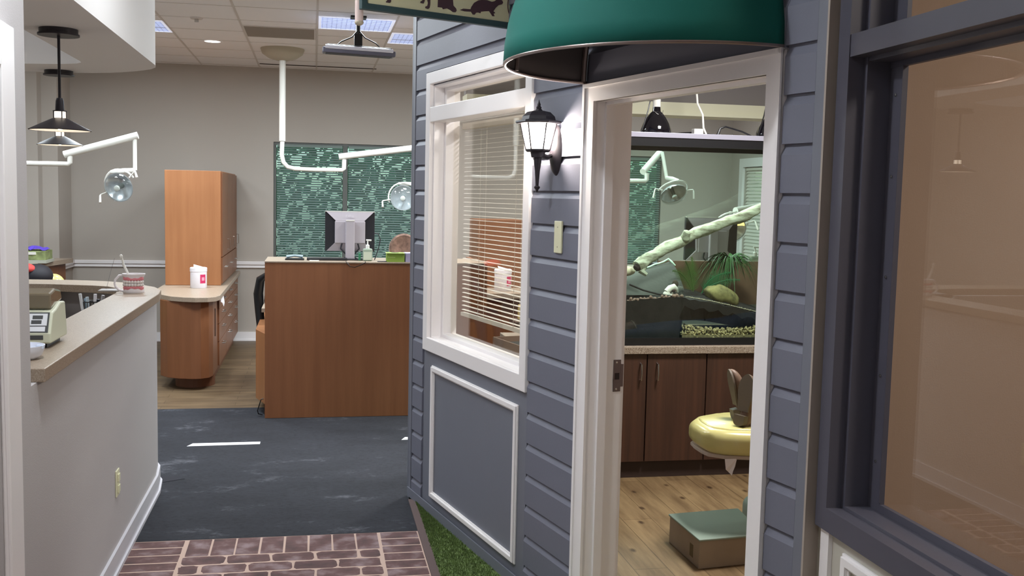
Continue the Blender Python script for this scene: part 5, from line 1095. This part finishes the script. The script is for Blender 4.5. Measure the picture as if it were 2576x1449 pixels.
def boot(heel, lean, label):
    """cowboy boot lying heel down with the toe up; sole faces the viewer's left (-x)"""
    hx, hy, hz = heel; m_l = mat('tan_boot_leather', (122, 98, 82), .5, var=.2, vscale=18); m_s = mat('dark_boot_sole', (104, 92, 78), .6)
    Mx = Matrix.Translation((hx, hy, hz)) @ Matrix.Diagonal((.9, .92, .93, 1)) @ Matrix.Rotation(math.radians(lean[0]), 4, 'Z') @ Matrix.Rotation(math.radians(lean[1]), 4, 'Y') @ Matrix.Rotation(math.radians(lean[2]), 4, 'X')
    # local: z = heel to toe (up), x = away from the sole into the foot, y = width
    def sole(z0, z1, x0, x1, wf):
        b = MB(Mx); n = 26; Ls = [(wf(k/n), z0+(z1-z0)*k/n) for k in range(n+1)]
        out = [(x0, -w_, z) for w_, z in Ls]+[(x0, w_, z) for w_, z in Ls[::-1]]
        m_ = len(out); vs = out+[(x1, y, z) for _, y, z in out]
        b.add(vs, [tuple(range(m_)), tuple(range(2*m_-1, m_-1, -1))]+[(i, m_+i, m_+(i+1) % m_, (i+1) % m_) for i in range(m_)]); return b
    W_ = [(0, .022), (.02, .032), (.05, .034), (.09, .031), (.13, .037), (.17, .045), (.20, .045), (.225, .040), (.245, .030), (.258, .017), (.265, .004)]
    def wz(z):
        for (a0, w0), (a1, w1) in zip(W_, W_[1:]):
            if z <= a1: return w0+(w1-w0)*(z-a0)/(a1-a0)
        return W_[-1][1]
    sole(.075, .266, -.006, .004, lambda s_: wz(.075+.191*s_)+.002).build('boot_sole', m_s, t, True)
    sole(.0, .056, -.03, .006, lambda s_: .031*math.sqrt(max(0, 1-(1-min(1, s_*2.4))**2))+.002).build('boot_heel', m_s, t, True)
    b = MB(Mx); n = 20; vs = []; S_ = [(.0, .03), (.008, .06), (.03, .085), (.055, .10), (.085, .105), (.115, .098), (.145, .082), (.175, .066), (.2, .056), (.225, .047), (.245, .036), (.257, .025), (.264, .012)]
    for z, dp in S_:
        for k in range(n):
            a_ = 2*math.pi*k/n; cx_ = math.cos(a_); ex = dp*.5*(1+math.copysign(abs(cx_)**.8, cx_)); vs.append((ex+.002, wz(z)*math.copysign(abs(math.sin(a_))**.85, math.sin(a_)), z))
    b.add(vs, [(i*n+k, i*n+(k+1) % n, (i+1)*n+(k+1) % n, (i+1)*n+k) for i in range(len(S_)-1) for k in range(n)]+[tuple(range(n-1, -1, -1)), tuple((len(S_)-1)*n+k for k in range(n))])
    b.build('boot_foot', m_l, t, True)
    MB(Mx).tube([(.05, 0, .048), (.09, 0, .052), (.13, 0, .056), (.2, 0, .06), (.27, 0, .065), (.30, 0, .068)], [.04, .046, .05, .054, .06, .063], 18).build('boot_shaft', m_l, t, True)
    MB(Mx).tube([(.296, 0, .067), (.304, 0, .068)], [.066, .066], 18).build('boot_collar', mat('pale_boot_collar', (206, 190, 172), .6), t, True)
boot((1.985, 4.455, .624), (30, 8, 2), ''); boot((2.035, 4.60, .626), (-4, -12, -4), '')
# foot stool and second stool
t = thing('foot_stool', 'low tan box step with green rubber top on the pine floor', 'step stool', (1.9, 4.48, 0))
fs = [(1.735, 4.29), (2.06, 4.33), (2.1, 4.71), (1.725, 4.66)]
MB().prism(fs, .0, .132).build('box', mat('tan_painted_metal', (150, 136, 118), .5, var=.08), t, bev=.003)
MB().prism([(1.73, 4.28), (2.065, 4.32), (2.105, 4.715), (1.72, 4.668)], .132, .142).build('rubber_top', mat('sage_rubber', (140, 154, 140), .65), t, bev=.003)
MB().box(1.732, 1.74, 4.36, 4.58, .03, .09).build('side_recess', mat('recess_brown', (104, 92, 66), .7), t)
t = thing('foot_pedal', 'rounded sage green footrest pad behind the tan step', 'footrest', (2.3, 4.86, 0))
o = MB().box(2.14, 2.55, 4.5, 4.78, .0, .2).build('pad', MATS['sage_rubber'], t, bev=.05)
o.modifiers[0].segments = 6
for p in o.data.polygons: p.use_smooth = True
MB().box(2.55, 2.6, 4.55, 4.75, 0, .05).build('base', m_black, t)
